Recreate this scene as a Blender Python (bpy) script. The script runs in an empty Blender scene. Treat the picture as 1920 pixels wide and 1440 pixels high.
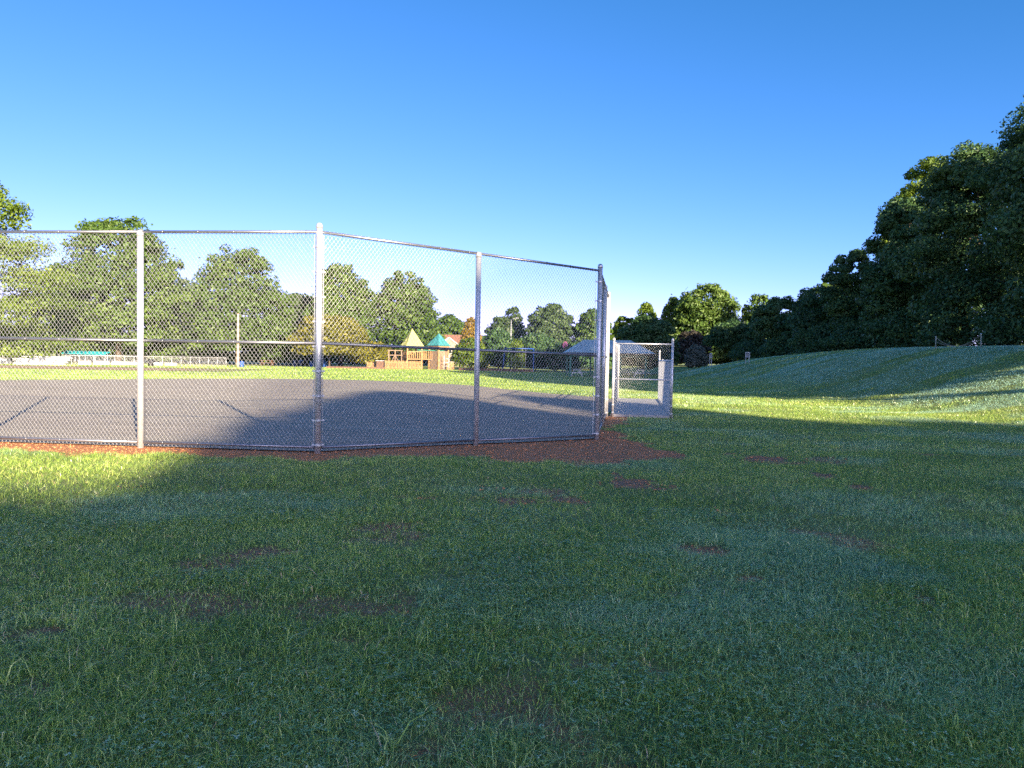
import bpy, math, random
import numpy as np
from mathutils import Vector, Matrix

R = math.radians
C = bpy.context.scene.collection
SC = bpy.context.scene
rng = np.random.default_rng(7)
random.seed(7)

# ------------------------------------------------------------------ camera
F = 1331.0
EYE = Vector((0, 0, 1.6))
PITCH = math.atan(48 / F)
ROLL = R(1.0)
camd = bpy.data.cameras.new('camera')
cam = bpy.data.objects.new('camera', camd)
C.objects.link(cam)
camd.sensor_width = 36
camd.lens = 36 * F / 1920
camd.clip_start = 0.05
camd.clip_end = 6000
CM = Matrix.Rotation(math.pi / 2 - PITCH, 3, 'X') @ Matrix.Rotation(ROLL, 3, 'Z')
cam.matrix_world = Matrix.Translation(EYE) @ CM.to_4x4()
SC.camera = cam


def ray(px, py):
    return CM @ Vector(((px - 960) / F, -(py - 720) / F, -1))


def at(px, py, D):
    d = ray(px, py)
    return EYE + d * (D / d.y)


def on_ground(px, py):
    d = ray(px, py)
    z = 0.0
    for _ in range(4):
        p = EYE + d * ((EYE.z - z) / -d.z)
        z = float(terrain(p.x, p.y))
    return p


# ------------------------------------------------------------------ numpy noise
def _hash(ix, iy, s):
    h = (ix.astype(np.int64) * 374761393 + iy.astype(np.int64) * 668265263 + s * 144665) & 0xffffffff
    h = ((h ^ (h >> 13)) * 1274126177) & 0xffffffff
    return ((h ^ (h >> 16)) & 0xffff) / 65535.0


def vnoise(x, y, s=0):
    x = np.asarray(x, float); y = np.asarray(y, float)
    ix = np.floor(x); iy = np.floor(y)
    fx = x - ix; fy = y - iy
    fx = fx * fx * (3 - 2 * fx); fy = fy * fy * (3 - 2 * fy)
    a = _hash(ix, iy, s); b = _hash(ix + 1, iy, s); c = _hash(ix, iy + 1, s); d = _hash(ix + 1, iy + 1, s)
    return (a * (1 - fx) + b * fx) * (1 - fy) + (c * (1 - fx) + d * fx) * fy


def fbm(x, y, s=0, o=4):
    t = 0; a = 0.5; n = 0
    for k in range(o):
        t = t + a * vnoise(np.asarray(x) * 2 ** k, np.asarray(y) * 2 ** k, s + k); n += a; a *= .55
    return t / n


def sm(t):
    t = np.clip(t, 0, 1)
    return t * t * (3 - 2 * t)


def terrain(X, Y):
    X = np.asarray(X, float); Y = np.asarray(Y, float)
    z = -0.1 * sm((X + 3) / 5)
    B = 2.7 - 1.9 * sm((Y - 48) / 60)
    w = 13.2 + 0.9 * np.sin(Y * .09) + .5 * np.sin(Y * .23 + 1)
    z = z + (B + .1) * sm((X - w) / 13.5)
    z = z + .07 * np.sin(X * .5 + 1.1) * np.sin(Y * .37) * sm((X - 4) / 8) * sm((26 - X) / 8)
    z = z + .03 * (fbm(X * .6, Y * .6, 3, 2) - .5) * sm((10.4 - Y + .2 * X) / 3)
    return z


# fence plan points
A0 = np.array([-3.14, 11.5]); dl = np.array([-2.96, 0.285]) / np.hypot(2.96, .285) * 3.05
dr = np.array([4.97, 3.56]) / np.hypot(4.97, 3.56) * 3.05
d3 = np.array([0.5, 3.02])
LP = [A0 + dl * k for k in range(4)]
RP = [A0, A0 + dr, A0 + dr * 2]
P1 = RP[2]
TP = [P1, P1 + d3, P1 + d3 * 2]
P3 = TP[2]


def seg_side(X, Y, a, b):
    """signed distance to the line a->b (positive = camera side) and position along"""
    ab = b - a; L = np.hypot(*ab); t = ((X - a[0]) * ab[0] + (Y - a[1]) * ab[1]) / L
    n = np.array([ab[1], -ab[0]]) / L
    return (X - a[0]) * n[0] + (Y - a[1]) * n[1], t / L


# bare earth: ellipses (world) read off the photo
def _e(px, py, rx, ry, w=1.0):
    p = on_ground(px, py); q = on_ground(px + rx, py); r_ = on_ground(px, py - ry); r2 = on_ground(px, py + ry)
    return (p.x, p.y, max(abs(q.x - p.x), .05), max((r_.y - r2.y) / 2, .08), w)


PATCH = [_e(*a) for a in [
    (1440, 862, 48, 9, 1), (1555, 893, 26, 5, 1.1), (1620, 916, 26, 6, 1), (1205, 908, 55, 14, 1.1), (1245, 850, 26, 4, .7),
    (1195, 863, 30, 6, .9), (1335, 1030, 34, 12, .9), (805, 1048, 42, 8, .9), (500, 1036, 60, 9, .8), (70, 1188, 60, 16, .9),
    (1395, 1085, 30, 8, .7), (690, 1130, 110, 24, .62), (640, 1205, 60, 14, .5), (1240, 1115, 40, 8, .7), (1730, 1120, 26, 14, .8),
    (1530, 1000, 40, 6, .6), (1355, 960, 50, 6, .6), (940, 940, 90, 10, .75), (790, 935, 60, 7, .8), (1060, 935, 60, 10, .8),
    (300, 1010, 60, 7, .5), (1640, 1330, 50, 20, .6), (1370, 1160, 40, 14, .55), (1210, 1250, 60, 20, .5), (820, 1390, 30, 10, .6),
    (200, 1015, 40, 6, .5), (250, 850, 60, 6, .9), (60, 1290, 50, 14, .5), (560, 1160, 60, 12, .55), (1110, 1245, 50, 14, .55)]]


def dirt_mask(X, Y):
    n = fbm(X * 1.3, Y * 1.3, 11) - .5
    n2 = fbm(X * 4.5, Y * 4.5, 21, 3) - .5
    m = np.zeros_like(X)
    # strip along the left section
    s, t = seg_side(X, Y, A0, LP[3])
    s = -s
    m = np.maximum(m, np.where((t > -.05), sm((.85 + 1.3 * n + .5 * n2 - s) / .3) * (s > -.5), 0))
    # wide worn area in front of the right section
    s, t = seg_side(X, Y, A0, P1)
    w = np.interp(t, [-.1, .0, .12, .3, .5, .62, .8, .95, 1.03, 1.12, 1.2], [.2, .9, .85, 1.35, 2.3, 2.85, 3.1, 2.7, 1.4, .4, .0])
    m = np.maximum(m, sm((w + 1.5 * n + .8 * n2 - s) / .4) * (s > -.6) * (t > -.1) * (t < 1.2))
    # beside the third section up to the dugout
    s, t = seg_side(X, Y, P1, P3)
    w = np.interp(t, [-.2, 0, .4, .8, 1.1, 1.2], [.7, .7, .45, .6, 1.1, .2])
    m = np.maximum(m, sm((w + 1.2 * n + .8 * n2 - s) / .3) * (s > -.6) * (t > -.2) * (t < 1.18))
    for (cx, cy, rx, ry, wt) in PATCH:
        d = np.hypot((X - cx) / (rx * 1.05), (Y - cy) / (ry * 1.1))
        m = np.maximum(m, .9 * wt * sm((1.15 + 1.6 * n + 2.4 * n2 - d) / .8))
    # faint wear everywhere
    m = np.maximum(m, .55 * sm((fbm(X * .9, Y * .9, 31) - .64) / .12) * (Y < 14))
    return np.clip(m, 0, 1)


# ------------------------------------------------------------------ materials
def new_mat(name):
    m = bpy.data.materials.new(name); m.use_nodes = True
    nt = m.node_tree
    return m, nt, nt.nodes['Principled BSDF'], nt.nodes['Material Output']


def N(nt, t, **kw):
    n = nt.nodes.new(t)
    for k, v in kw.items():
        setattr(n, k, v)
    return n


def ramp(nt, fac, stops):
    r = N(nt, 'ShaderNodeValToRGB')
    e = r.color_ramp.elements
    while len(e) < len(stops):
        e.new(.5)
    for i, (p, c) in enumerate(stops):
        e[i].position = p; e[i].color = (*c, 1)
    nt.links.new(fac, r.inputs[0])
    return r.outputs[0]


def noise(nt, scale, detail=4, rough=.6, coord='Object', stretch=None):
    tc = N(nt, 'ShaderNodeTexCoord'); out = tc.outputs[coord]
    if stretch:
        mp = N(nt, 'ShaderNodeMapping'); mp.inputs['Scale'].default_value = stretch
        nt.links.new(out, mp.inputs[0]); out = mp.outputs[0]
    n = N(nt, 'ShaderNodeTexNoise'); n.inputs['Scale'].default_value = scale
    n.inputs['Detail'].default_value = detail; n.inputs['Roughness'].default_value = rough
    nt.links.new(out, n.inputs['Vector'])
    return n.outputs['Fac']


def mixc(nt, fac, a, b, mode='MIX'):
    m = N(nt, 'ShaderNodeMix', data_type='RGBA', blend_type=mode)
    for sock, v in ((m.inputs[0], fac), (m.inputs[6], a), (m.inputs[7], b)):
        if hasattr(v, 'is_linked'):
            nt.links.new(v, sock)
        elif isinstance(v, (int, float)):
            sock.default_value = v
        else:
            sock.default_value = (*v, 1)
    return m.outputs[2]


def bump(nt, bsdf, fac, strength, dist=.02):
    b = N(nt, 'ShaderNodeBump'); b.inputs['Strength'].default_value = strength; b.inputs['Distance'].default_value = dist
    nt.links.new(fac, b.inputs['Height']); nt.links.new(b.outputs[0], bsdf.inputs['Normal'])


def flat_mat(name, col, rough=.6, metal=0., var=.25, scale=6., stretch=None, spec=.5):
    m, nt, b, o = new_mat(name)
    f = noise(nt, scale, 5, .6, 'Object', stretch)
    lo = tuple(c * (1 - var) for c in col); hi = tuple(min(1, c * (1 + var)) for c in col)
    nt.links.new(ramp(nt, f, [(.3, lo), (.7, hi)]), b.inputs['Base Color'])
    b.inputs['Roughness'].default_value = rough; b.inputs['Metallic'].default_value = metal
    b.inputs['Specular IOR Level'].default_value = spec
    return m


def leaf_mat(name, stops, trans=.25, rough=.5, spec=.35, dew=False):
    m, nt, b, o = new_mat(name)
    a = N(nt, 'ShaderNodeAttribute', attribute_name='tint')
    col = ramp(nt, a.outputs['Fac'], stops)
    if dew:
        ad = N(nt, 'ShaderNodeAttribute', attribute_name='dew')
        col = mixc(nt, ad.outputs['Fac'], col, (.42, .68, .58))
    nt.links.new(col, b.inputs['Base Color'])
    b.inputs['Roughness'].default_value = rough
    b.inputs['Specular IOR Level'].default_value = spec
    t = N(nt, 'ShaderNodeBsdfTranslucent')
    hs = N(nt, 'ShaderNodeHueSaturation'); hs.inputs['Value'].default_value = 1.5; hs.inputs['Hue'].default_value = .485
    nt.links.new(col, hs.inputs['Color']); nt.links.new(hs.outputs[0], t.inputs['Color'])
    mx = N(nt, 'ShaderNodeMixShader'); mx.inputs[0].default_value = trans
    nt.links.new(b.outputs[0], mx.inputs[1]); nt.links.new(t.outputs[0], mx.inputs[2])
    nt.links.new(mx.outputs[0], o.inputs['Surface'])
    return m


M = {}
M['galv'] = flat_mat('galvanised_steel', (.62, .62, .63), .42, .55, .12, 14)
M['wire'] = flat_mat('galvanised_wire', (.5, .5, .5), .42, .5, .1, 9)
M['rail'] = flat_mat('rail_steel', (.3, .3, .32), .4, .8, .12, 10)
M['bark'] = flat_mat('bark', (.095, .07, .05), .9, 0, .4, 5, (1, 1, .25))
M['leaf'] = leaf_mat('leaves_green', [(0, (0.0325, 0.0676, 0.0109)), (.55, (0.0809, 0.146, 0.0242)), (1, (0.147, 0.208, 0.0388))])
M['leaf_deep'] = leaf_mat('leaves_deep_green', [(0, (0.0294, 0.0725, 0.0271)), (.6, (0.0655, 0.135, 0.0425)), (1, (0.123, 0.2, 0.058))], .18)
M['leaf_mid'] = leaf_mat('leaves_grey_green', [(0, (0.0404, 0.0739, 0.0242)), (.6, (0.0838, 0.134, 0.0461)), (1, (0.135, 0.191, 0.0727))])
M['leaf_bright'] = leaf_mat('leaves_yellow_green', [(0, (0.0561, 0.109, 0.0102)), (.55, (0.129, 0.197, 0.0204)), (1, (0.213, 0.268, 0.0357))], .3)
M['leaf_gold'] = leaf_mat('leaves_gold', [(0, (.09, .1, .012)), (.55, (.18, .18, .022)), (1, (.28, .24, .035))], .3)
M['leaf_orange'] = leaf_mat('leaves_orange', [(0, (0.133, 0.104, 0.0173)), (.5, (0.276, 0.177, 0.0292)), (1, (0.332, 0.289, 0.0397))], .3)
M['leaf_purple'] = leaf_mat('leaves_purple', [(0, (.03, .03, .02)), (.6, (.07, .06, .045)), (1, (.11, .09, .06))], .15)
M['leaf_silver'] = leaf_mat('leaves_silver', [(0, (0.096, 0.12, 0.088)), (.6, (0.176, 0.208, 0.16)), (1, (0.256, 0.288, 0.224))], .15)
M['blade'] = leaf_mat('grass_blades', [(0, (0.062, 0.132, 0.0281)), (.25, (0.174, 0.308, 0.0562)), (.5, (0.384, 0.528, 0.0918)), (.74, (0.595, 0.693, 0.173)), (.93, (0.769, 0.748, 0.313)), (1, (0.744, 0.55, 0.324))], .3, .32, .8, True)
M['clover'] = leaf_mat('clover_leaves', [(0, (0.11, 0.22, 0.0525)), (.5, (0.242, 0.418, 0.137)), (.85, (0.396, 0.572, 0.273)), (1, (0.55, 0.682, 0.441))], .2, .5, .4)
M['concrete'] = flat_mat('concrete', (.42, .4, .375), .85, 0, .14, 3)
M['white'] = flat_mat('white_paint', (.55, .54, .53), .5, 0, .06, 3)
M['alu'] = flat_mat('aluminium', (.66, .66, .66), .4, .5, .08, 6)
M['teal'] = flat_mat('teal_cloth', (.02, .34, .36), .6, 0, .15, 3)
M['teal_roof'] = flat_mat('teal_roof_metal', (.4, .52, .53), .45, .0, .15, 1.2)
M['green_paint'] = flat_mat('green_paint', (.02, .2, .13), .45, 0, .12, 4)
M['yellow'] = flat_mat('yellow_roof_boards', (.42, .42, .15), .6, 0, .15, 4)
M['teal_boards'] = flat_mat('teal_roof_boards', (.05, .24, .25), .55, 0, .15, 4)
M['wood'] = flat_mat('cedar_wood', (.4, .23, .095), .75, 0, .3, 6, (1, 1, .2))
M['wood_tan'] = flat_mat('weathered_planks', (.27, .18, .115), .8, 0, .3, 5, (1, 1, .2))
M['wood_brown'] = flat_mat('brown_wood', (.17, .09, .055), .75, 0, .3, 5)
M['shingle'] = flat_mat('roof_shingles', (.27, .13, .085), .85, 0, .25, 9)
M['siding'] = flat_mat('pale_siding', (.3, .26, .2), .7, 0, .08, 3)
M['glass'] = flat_mat('window_glass', (.03, .035, .04), .1, 0, .1, 3)
M['pole_wood'] = flat_mat('pole_wood', (.5, .38, .25), .8, 0, .15, 4, (1, 1, .1))
M['blue'] = flat_mat('blue_plastic', (.02, .08, .33), .45, 0, .1, 4)
M['navy'] = flat_mat('navy_plastic', (.02, .04, .12), .45, 0, .15, 4)
M['dark'] = flat_mat('dark_plastic', (.02, .02, .025), .5, 0, .2, 4)
M['pink'] = flat_mat('pink_plastic', (.6, .16, .28), .5, 0, .1, 4)
M['rope'] = flat_mat('rope', (.3, .26, .2), .9, 0, .2, 20)
M['soil'] = flat_mat('soil_crumbs', (.62, .27, .12), .95, 0, .35, 30)
M['litter'] = flat_mat('leaf_litter', (.06, .045, .03), .9, 0, .4, 3)


def ground_material():
    m, nt, b, o = new_mat('lawn_and_clay')
    L = nt.links
    big = noise(nt, .35, 5, .6, 'Object')
    mid = noise(nt, 2.2, 6, .65, 'Object')
    streak = noise(nt, .55, 5, .6, 'Object', (.45, 2.2, 1))
    fine = noise(nt, 26, 6, .75, 'Object')
    g1 = ramp(nt, fine, [(.25, (0.0765, 0.119, 0.0221)), (.5, (0.191, 0.25, 0.0442)), (.78, (0.37, 0.393, 0.0884))])
    g2 = ramp(nt, mid, [(.3, (0.128, 0.19, 0.0387)), (.72, (0.357, 0.381, 0.0884))])
    g = mixc(nt, .45, g1, g2)
    g = mixc(nt, ramp(nt, big, [(.4, (0, 0, 0)), (.7, (.5, .5, .5))]), g, (.42, .42, .11))
    dew = ramp(nt, streak, [(.45, (0, 0, 0)), (.68, (.42, .42, .42))])
    g = mixc(nt, dew, g, (.36, .48, .26))
    c1 = ramp(nt, noise(nt, 5, 6, .65), [(.3, (.5, .16, .05)), (.55, (.8, .29, .1)), (.75, (.8, .38, .17))])
    c2 = ramp(nt, noise(nt, 17, 6, .7), [(.35, (0.343, 0.173, 0.0843)), (.7, (0.8, 0.468, 0.208))])
    clay = mixc(nt, .4, c1, c2)
    br = mixc(nt, .5, ramp(nt, noise(nt, 9, 6, .7), [(.3, (.15, .08, .045)), (.7, (.38, .22, .12))]), c2)
    at1 = N(nt, 'ShaderNodeAttribute', attribute_name='dirt')
    at2 = N(nt, 'ShaderNodeAttribute', attribute_name='brown')
    at3 = N(nt, 'ShaderNodeAttribute', attribute_name='track')
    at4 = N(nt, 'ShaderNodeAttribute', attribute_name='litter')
    soil = mixc(nt, at2.outputs['Fac'], clay, br)
    ad = N(nt, 'ShaderNodeMath', operation='ADD'); L.new(at1.outputs['Fac'], ad.inputs[0])
    sb = N(nt, 'ShaderNodeMath', operation='MULTIPLY_ADD'); L.new(fine, sb.inputs[0]); sb.inputs[1].default_value = .9; sb.inputs[2].default_value = -.45
    L.new(sb.outputs[0], ad.inputs[1])
    fac = ramp(nt, ad.outputs[0], [(.32, (0, 0, 0)), (.6, (1, 1, 1))])
    col = mixc(nt, fac, g, soil)
    col = mixc(nt, at3.outputs['Fac'], col, (.42, .27, .19))
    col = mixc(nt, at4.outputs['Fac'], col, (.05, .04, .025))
    L.new(col, b.inputs['Base Color'])
    b.inputs['Roughness'].default_value = .75
    b.inputs['Specular IOR Level'].default_value = .3
    bm = N(nt, 'ShaderNodeMath', operation='ADD'); L.new(fine, bm.inputs[0]); L.new(noise(nt, 60, 3, .7), bm.inputs[1])
    bump(nt, b, bm.outputs[0], .9, .06)
    return m


def infield_material():
    m, nt, b, o = new_mat('infield_gravel')
    L = nt.links
    big = noise(nt, .22, 5, .6, 'Object', (.5, 1.6, 1))
    line = noise(nt, 1.1, 6, .7, 'Object', (.16, 3.2, 1))
    fine = noise(nt, 38, 6, .8)
    a = ramp(nt, fine, [(.28, (0.177, 0.16, 0.137)), (.5, (0.337, 0.305, 0.258)), (.74, (0.55, 0.498, 0.409))])
    c = ramp(nt, line, [(.35, (0.224, 0.199, 0.16)), (.5, (0.341, 0.302, 0.242)), (.66, (0.499, 0.45, 0.357))])
    col = mixc(nt, .68, a, c)
    col = mixc(nt, ramp(nt, big, [(.4, (0, 0, 0)), (.7, (.45, .45, .45))]), col, (.33, .265, .225))
    L.new(col, b.inputs['Base Color'])
    b.inputs['Roughness'].default_value = .95; b.inputs['Specular IOR Level'].default_value = .15
    bump(nt, b, fine, .8, .03)
    return m


M['ground'] = ground_material()
M['infield'] = infield_material()


# ------------------------------------------------------------------ builders
def fast_mesh(name, V, Fc, tint=None):
    """V (n,3); Fc list of (k,m) int arrays with equal-length faces"""
    me = bpy.data.meshes.new(name)
    V = np.ascontiguousarray(V, np.float32)
    me.vertices.add(len(V)); me.vertices.foreach_set('co', V.ravel())
    Fc = Fc if isinstance(Fc, list) else [Fc]
    Fc = [np.ascontiguousarray(f, np.int32) for f in Fc]
    tot = sum(f.size for f in Fc); nf = sum(len(f) for f in Fc)
    me.loops.add(tot); me.polygons.add(nf)
    me.loops.foreach_set('vertex_index', np.concatenate([f.ravel() for f in Fc]))
    lens = np.concatenate([np.full(len(f), f.shape[1], np.int32) for f in Fc])
    st = np.zeros(nf, np.int32); st[1:] = np.cumsum(lens)[:-1]
    me.polygons.foreach_set('loop_start', st)
    me.update(calc_edges=True)
    if tint is not None:
        a = me.attributes.new('tint', 'FLOAT', 'FACE'); a.data.foreach_set('value', np.ascontiguousarray(tint, np.float32))
    return me


def link(name, me, mat, parent=None, loc=None, smooth=False):
    o = bpy.data.objects.new(name, me); C.objects.link(o)
    if mat is not None:
        me.materials.append(mat)
    if parent is not None:
        o.parent = parent
    if loc is not None:
        o.location = loc
    if smooth:
        me.polygons.foreach_set('use_smooth', np.ones(len(me.polygons), bool))
    return o


def tag(o, label=None, cat=None, group=None, kind=None):
    if label: o['label'] = label
    if cat: o['category'] = cat
    if group: o['group'] = group
    if kind: o['kind'] = kind
    return o


def empty(name, loc, label, cat, group=None):
    o = bpy.data.objects.new(name, None); C.objects.link(o); o.location = loc; o.empty_display_size = .2
    return tag(o, label, cat, group)


class MB:
    def __init__(s, origin=(0, 0, 0)):
        s.v = []; s.f = []; s.o = Vector(origin)

    def add(s, vs, fs):
        k = len(s.v); s.v += [Vector(v) - s.o for v in vs]; s.f += [tuple(k + i for i in f) for f in fs]

    def tube(s, p0, p1, r0, r1=None, n=10, cap=True):
        p0 = Vector(p0); p1 = Vector(p1); r1 = r0 if r1 is None else r1
        d = (p1 - p0).normalized(); a = d.orthogonal().normalized(); b = d.cross(a)
        vs = []
        for p, r in ((p0, r0), (p1, r1)):
            for i in range(n):
                t = 2 * math.pi * i / n; vs.append(p + (a * math.cos(t) + b * math.sin(t)) * r)
        fs = [(i, (i + 1) % n, n + (i + 1) % n, n + i) for i in range(n)]
        if cap:
            fs += [tuple(reversed(range(n))), tuple(range(n, 2 * n))]
        s.add(vs, fs)

    def path(s, pts, rs, n=8):
        pts = [Vector(p) for p in pts]; vs = []; m = len(pts)
        for k, p in enumerate(pts):
            d = (pts[min(k + 1, m - 1)] - pts[max(k - 1, 0)]).normalized()
            a = d.cross(Vector((.13, .97, .21))).normalized(); b = d.cross(a)
            for i in range(n):
                t = 2 * math.pi * i / n; vs.append(p + (a * math.cos(t) + b * math.sin(t)) * rs[k])
        fs = [(k * n + i, k * n + (i + 1) % n, (k + 1) * n + (i + 1) % n, (k + 1) * n + i) for k in range(m - 1) for i in range(n)]
        fs += [tuple(reversed(range(n))), tuple(range((m - 1) * n, m * n))]
        s.add(vs, fs)

    def lathe(s, c, prof, n=16):
        c = Vector(c); vs = []
        for (r, z) in prof:
            for i in range(n):
                t = 2 * math.pi * i / n; vs.append(c + Vector((math.cos(t) * r, math.sin(t) * r, z)))
        m = len(prof)
        fs = [(k * n + i, k * n + (i + 1) % n, (k + 1) * n + (i + 1) % n, (k + 1) * n + i) for k in range(m - 1) for i in range(n)]
        fs += [tuple(reversed(range(n))), tuple(range((m - 1) * n, m * n))]
        s.add(vs, fs)

    def box(s, c, size, rz=0, rot=None):
        c = Vector(c); h = [x / 2 for x in size]
        m = rot if rot is not None else Matrix.Rotation(rz, 3, 'Z')
        vs = [c + m @ Vector((sx * h[0], sy * h[1], sz * h[2])) for sz in (-1, 1) for sy in (-1, 1) for sx in (-1, 1)]
        s.add(vs, [(0, 2, 3, 1), (4, 5, 7, 6), (0, 1, 5, 4), (2, 6, 7, 3), (0, 4, 6, 2), (1, 3, 7, 5)])

    def bar(s, p0, p1, w, t):
        p0 = Vector(p0); p1 = Vector(p1); d = p1 - p0; L = d.length; x = d.normalized()
        y = Vector((0, 0, 1)).cross(x)
        y = y.normalized() if y.length > .01 else Vector((0, 1, 0)); z = x.cross(y)
        s.box((p0 + p1) / 2, (L, w, t), rot=Matrix((x, y, z)).transposed())

    def poly(s, vs, t):
        """a flat polygon given thickness t along its normal"""
        vs = [Vector(v) for v in vs]; n = (vs[1] - vs[0]).cross(vs[2] - vs[0]).normalized(); k = len(vs)
        s.add(vs + [v - n * t for v in vs], [tuple(range(k)), tuple(reversed(range(k, 2 * k)))] +
              [(i, k + i, k + (i + 1) % k, (i + 1) % k) for i in range(k)])

    def build(s, name, mat, parent=None, loc=None, smooth=False):
        me = bpy.data.meshes.new(name); me.from_pydata([tuple(v) for v in s.v], [], s.f); me.update()
        o = link(name, me, mat, parent, loc)
        if smooth:
            me.polygons.foreach_set('use_smooth', np.array([len(p.vertices) == 4 for p in me.polygons]))
        return o


# ------------------------------------------------------------------ ground
def graded(a, b, lo, hi, step, n):
    mid = np.arange(a, b + 1e-6, step)
    left = a - np.cumsum(np.geomspace(step, step * 1.0, 1)) * 0
    l = a - (np.geomspace(1, (a - lo) / step + 1, n)[1:] - 1) * step
    r = b + (np.geomspace(1, (hi - b) / step + 1, n)[1:] - 1) * step
    return np.unique(np.concatenate([l, mid, r]))


gx = graded(-10, 13, -1800, 1800, .11, 90)
gy = graded(.5, 17, -900, 2500, .11, 110)
GX, GY = np.meshgrid(gx, gy)
GZ = terrain(GX, GY)
nx, ny = len(gx), len(gy)
V = np.stack([GX, GY, GZ], -1).reshape(-1, 3)
idx = np.arange(nx * ny).reshape(ny, nx)
Q = np.stack([idx[:-1, :-1], idx[:-1, 1:], idx[1:, 1:], idx[1:, :-1]], -1).reshape(-1, 4)
me = fast_mesh('ground', V, Q)
fx, fy = GX.ravel(), GY.ravel()
near = (np.abs(fx) < 30) & (fy > -3) & (fy < 40)
dm = np.zeros(len(fx)); dm[near] = dirt_mask(fx[near], fy[near])
s_, t_ = seg_side(fx, fy, A0, LP[3]); s_ = -s_
s2_, t2_ = seg_side(fx, fy, A0, P1); s3_, t3_ = seg_side(fx, fy, P1, P3)
clay_zone = np.maximum.reduce([(np.abs(s_ - .2) < 1.6) & (t_ > -.3), (s2_ > -.6) & (s2_ < 2.6) & (t2_ > -.2) & (t2_ < 1.25), (s3_ > -.6) & (s3_ < 1.8) & (t3_ > -.3) & (t3_ < 1.4)])
brown = np.where(clay_zone, .03 + .28 * sm((fbm(fx * .8, fy * .8, 41) - .4) / .3), .9)
track = sm((-24 - fx) / 10) * sm((fy - 60) / 3) * sm((73.5 - fy) / 1)
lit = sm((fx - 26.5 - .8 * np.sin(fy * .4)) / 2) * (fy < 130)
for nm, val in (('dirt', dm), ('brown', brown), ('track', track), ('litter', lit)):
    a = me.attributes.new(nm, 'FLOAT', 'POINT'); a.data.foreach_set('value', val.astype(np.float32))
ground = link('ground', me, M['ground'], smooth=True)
tag(ground, kind='structure')

# infield of grey gravel behind the backstop
far_arc = [(4.6, 29.5), (3.9, 32), (1.2, 35.5), (-1.8, 40), (-6, 44.5), (-12, 47), (-18, 45.5), (-25, 38), (-30, 33), (-33, 26), (-34, 18), (-32, 14)]
inner = []
off = .12
for p in [LP[3] + dl * 6] + LP[::-1] + RP[1:] + TP[1:]:
    inner.append((p[0] - .02, p[1] + off))
outline = inner + far_arc
op = np.array(outline)


def densify(P, step):
    out = []
    for i in range(len(P)):
        a, b = P[i], P[(i + 1) % len(P)]; k = max(1, int(np.hypot(*(b - a)) / step))
        for j in range(k):
            out.append(a + (b - a) * j / k)
    return np.array(out)


# smooth the far edge
fa = np.array(far_arc)
for _ in range(3):
    q = [fa[0]]
    for i in range(len(fa) - 1):
        q += [fa[i] * .75 + fa[i + 1] * .25, fa[i] * .25 + fa[i + 1] * .75]
    q.append(fa[-1]); fa = np.array(q)
OUT = densify(np.vstack([np.array(inner), fa]), .4)
jit = fbm(OUT[:, 0] * .8, OUT[:, 1] * .8, 5) - .5
farp = OUT[:, 1] > 24
OUT[:, 1] += np.where(farp, jit * 1.6, 0)


def inside(X, Y, P):
    r = np.zeros(X.shape, bool); j = len(P) - 1
    for i in range(len(P)):
        xi, yi = P[i]; xj, yj = P[j]
        c = ((yi > Y) != (yj > Y)) & (X < (xj - xi) * (Y - yi) / (yj - yi + 1e-12) + xi)
        r ^= c; j = i
    return r


import bmesh
bm = bmesh.new()
vs = [bm.verts.new((x, y, 0)) for x, y in OUT]
bm.faces.new(vs)
bmesh.ops.triangulate(bm, faces=bm.faces[:])
for k in np.arange(-34, 6, 1.0):
    bmesh.ops.bisect_plane(bm, geom=bm.verts[:] + bm.edges[:] + bm.faces[:], plane_co=(k, 0, 0), plane_no=(1, 0, 0))
for v in bm.verts:
    v.co.z = float(terrain(v.co.x, v.co.y)) + .018
bmesh.ops.recalc_face_normals(bm, faces=bm.faces[:])
me = bpy.data.meshes.new('infield'); bm.to_mesh(me); bm.free()
if me.polygons[0].normal.z < 0:
    me.flip_normals()
tag(link('infield', me, M['infield']), kind='structure')


# ------------------------------------------------------------------ chain-link fabric
DX, DZ = .069, .092


def wire_segments(p0, p1, H0, H1, z0, r, dx=DX, dz=DZ, barbs=True, off=.0, n3=None):
    """woven wires in the vertical panel between plan points p0,p1 with ground heights H0,H1, from z0[0] to z0[1] above ground"""
    p0 = np.array(p0, float); p1 = np.array(p1, float); W = np.hypot(*(p1 - p0)); a = (p1 - p0) / W
    nrm = np.array([-a[1], a[0]]) if n3 is None else np.array(n3, float)
    h = z0[1] - z0[0]; k = dx / dz
    segs = []; offs = []
    for fam in (1, -1):
        if fam == 1:
            cs = np.arange(-h * k, W, dx)
        else:
            cs = np.arange(0, W + h * k, dx)
        for c in cs:
            # x = c + fam*z*k  (z from 0..h)
            za, zb = 0., h
            if fam == 1:
                za = max(za, (0 - c) / k); zb = min(zb, (W - c) / k)
            else:
                za = max(za, (c - W) / k); zb = min(zb, c / k)
            if zb - za < .01:
                continue
            segs.append((c + fam * za * k, za, c + fam * zb * k, zb)); offs.append(fam * r * .9)
    if barbs:
        for x in np.arange(dx * .5, W, dx):
            segs.append((x - .008, h, x + .01, h + .035)); offs.append(.0)
    S = np.array(segs); O = np.array(offs) + off
    slope = (H1 - H0) / W

    def pt(x, z, o):
        return np.stack([p0[0] + a[0] * x + nrm[0] * o, p0[1] + a[1] * x + nrm[1] * o, H0 + slope * x + z0[0] + z], -1)
    A = pt(S[:, 0], S[:, 1], O); B = pt(S[:, 2], S[:, 3], O)
    return A, B


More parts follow.
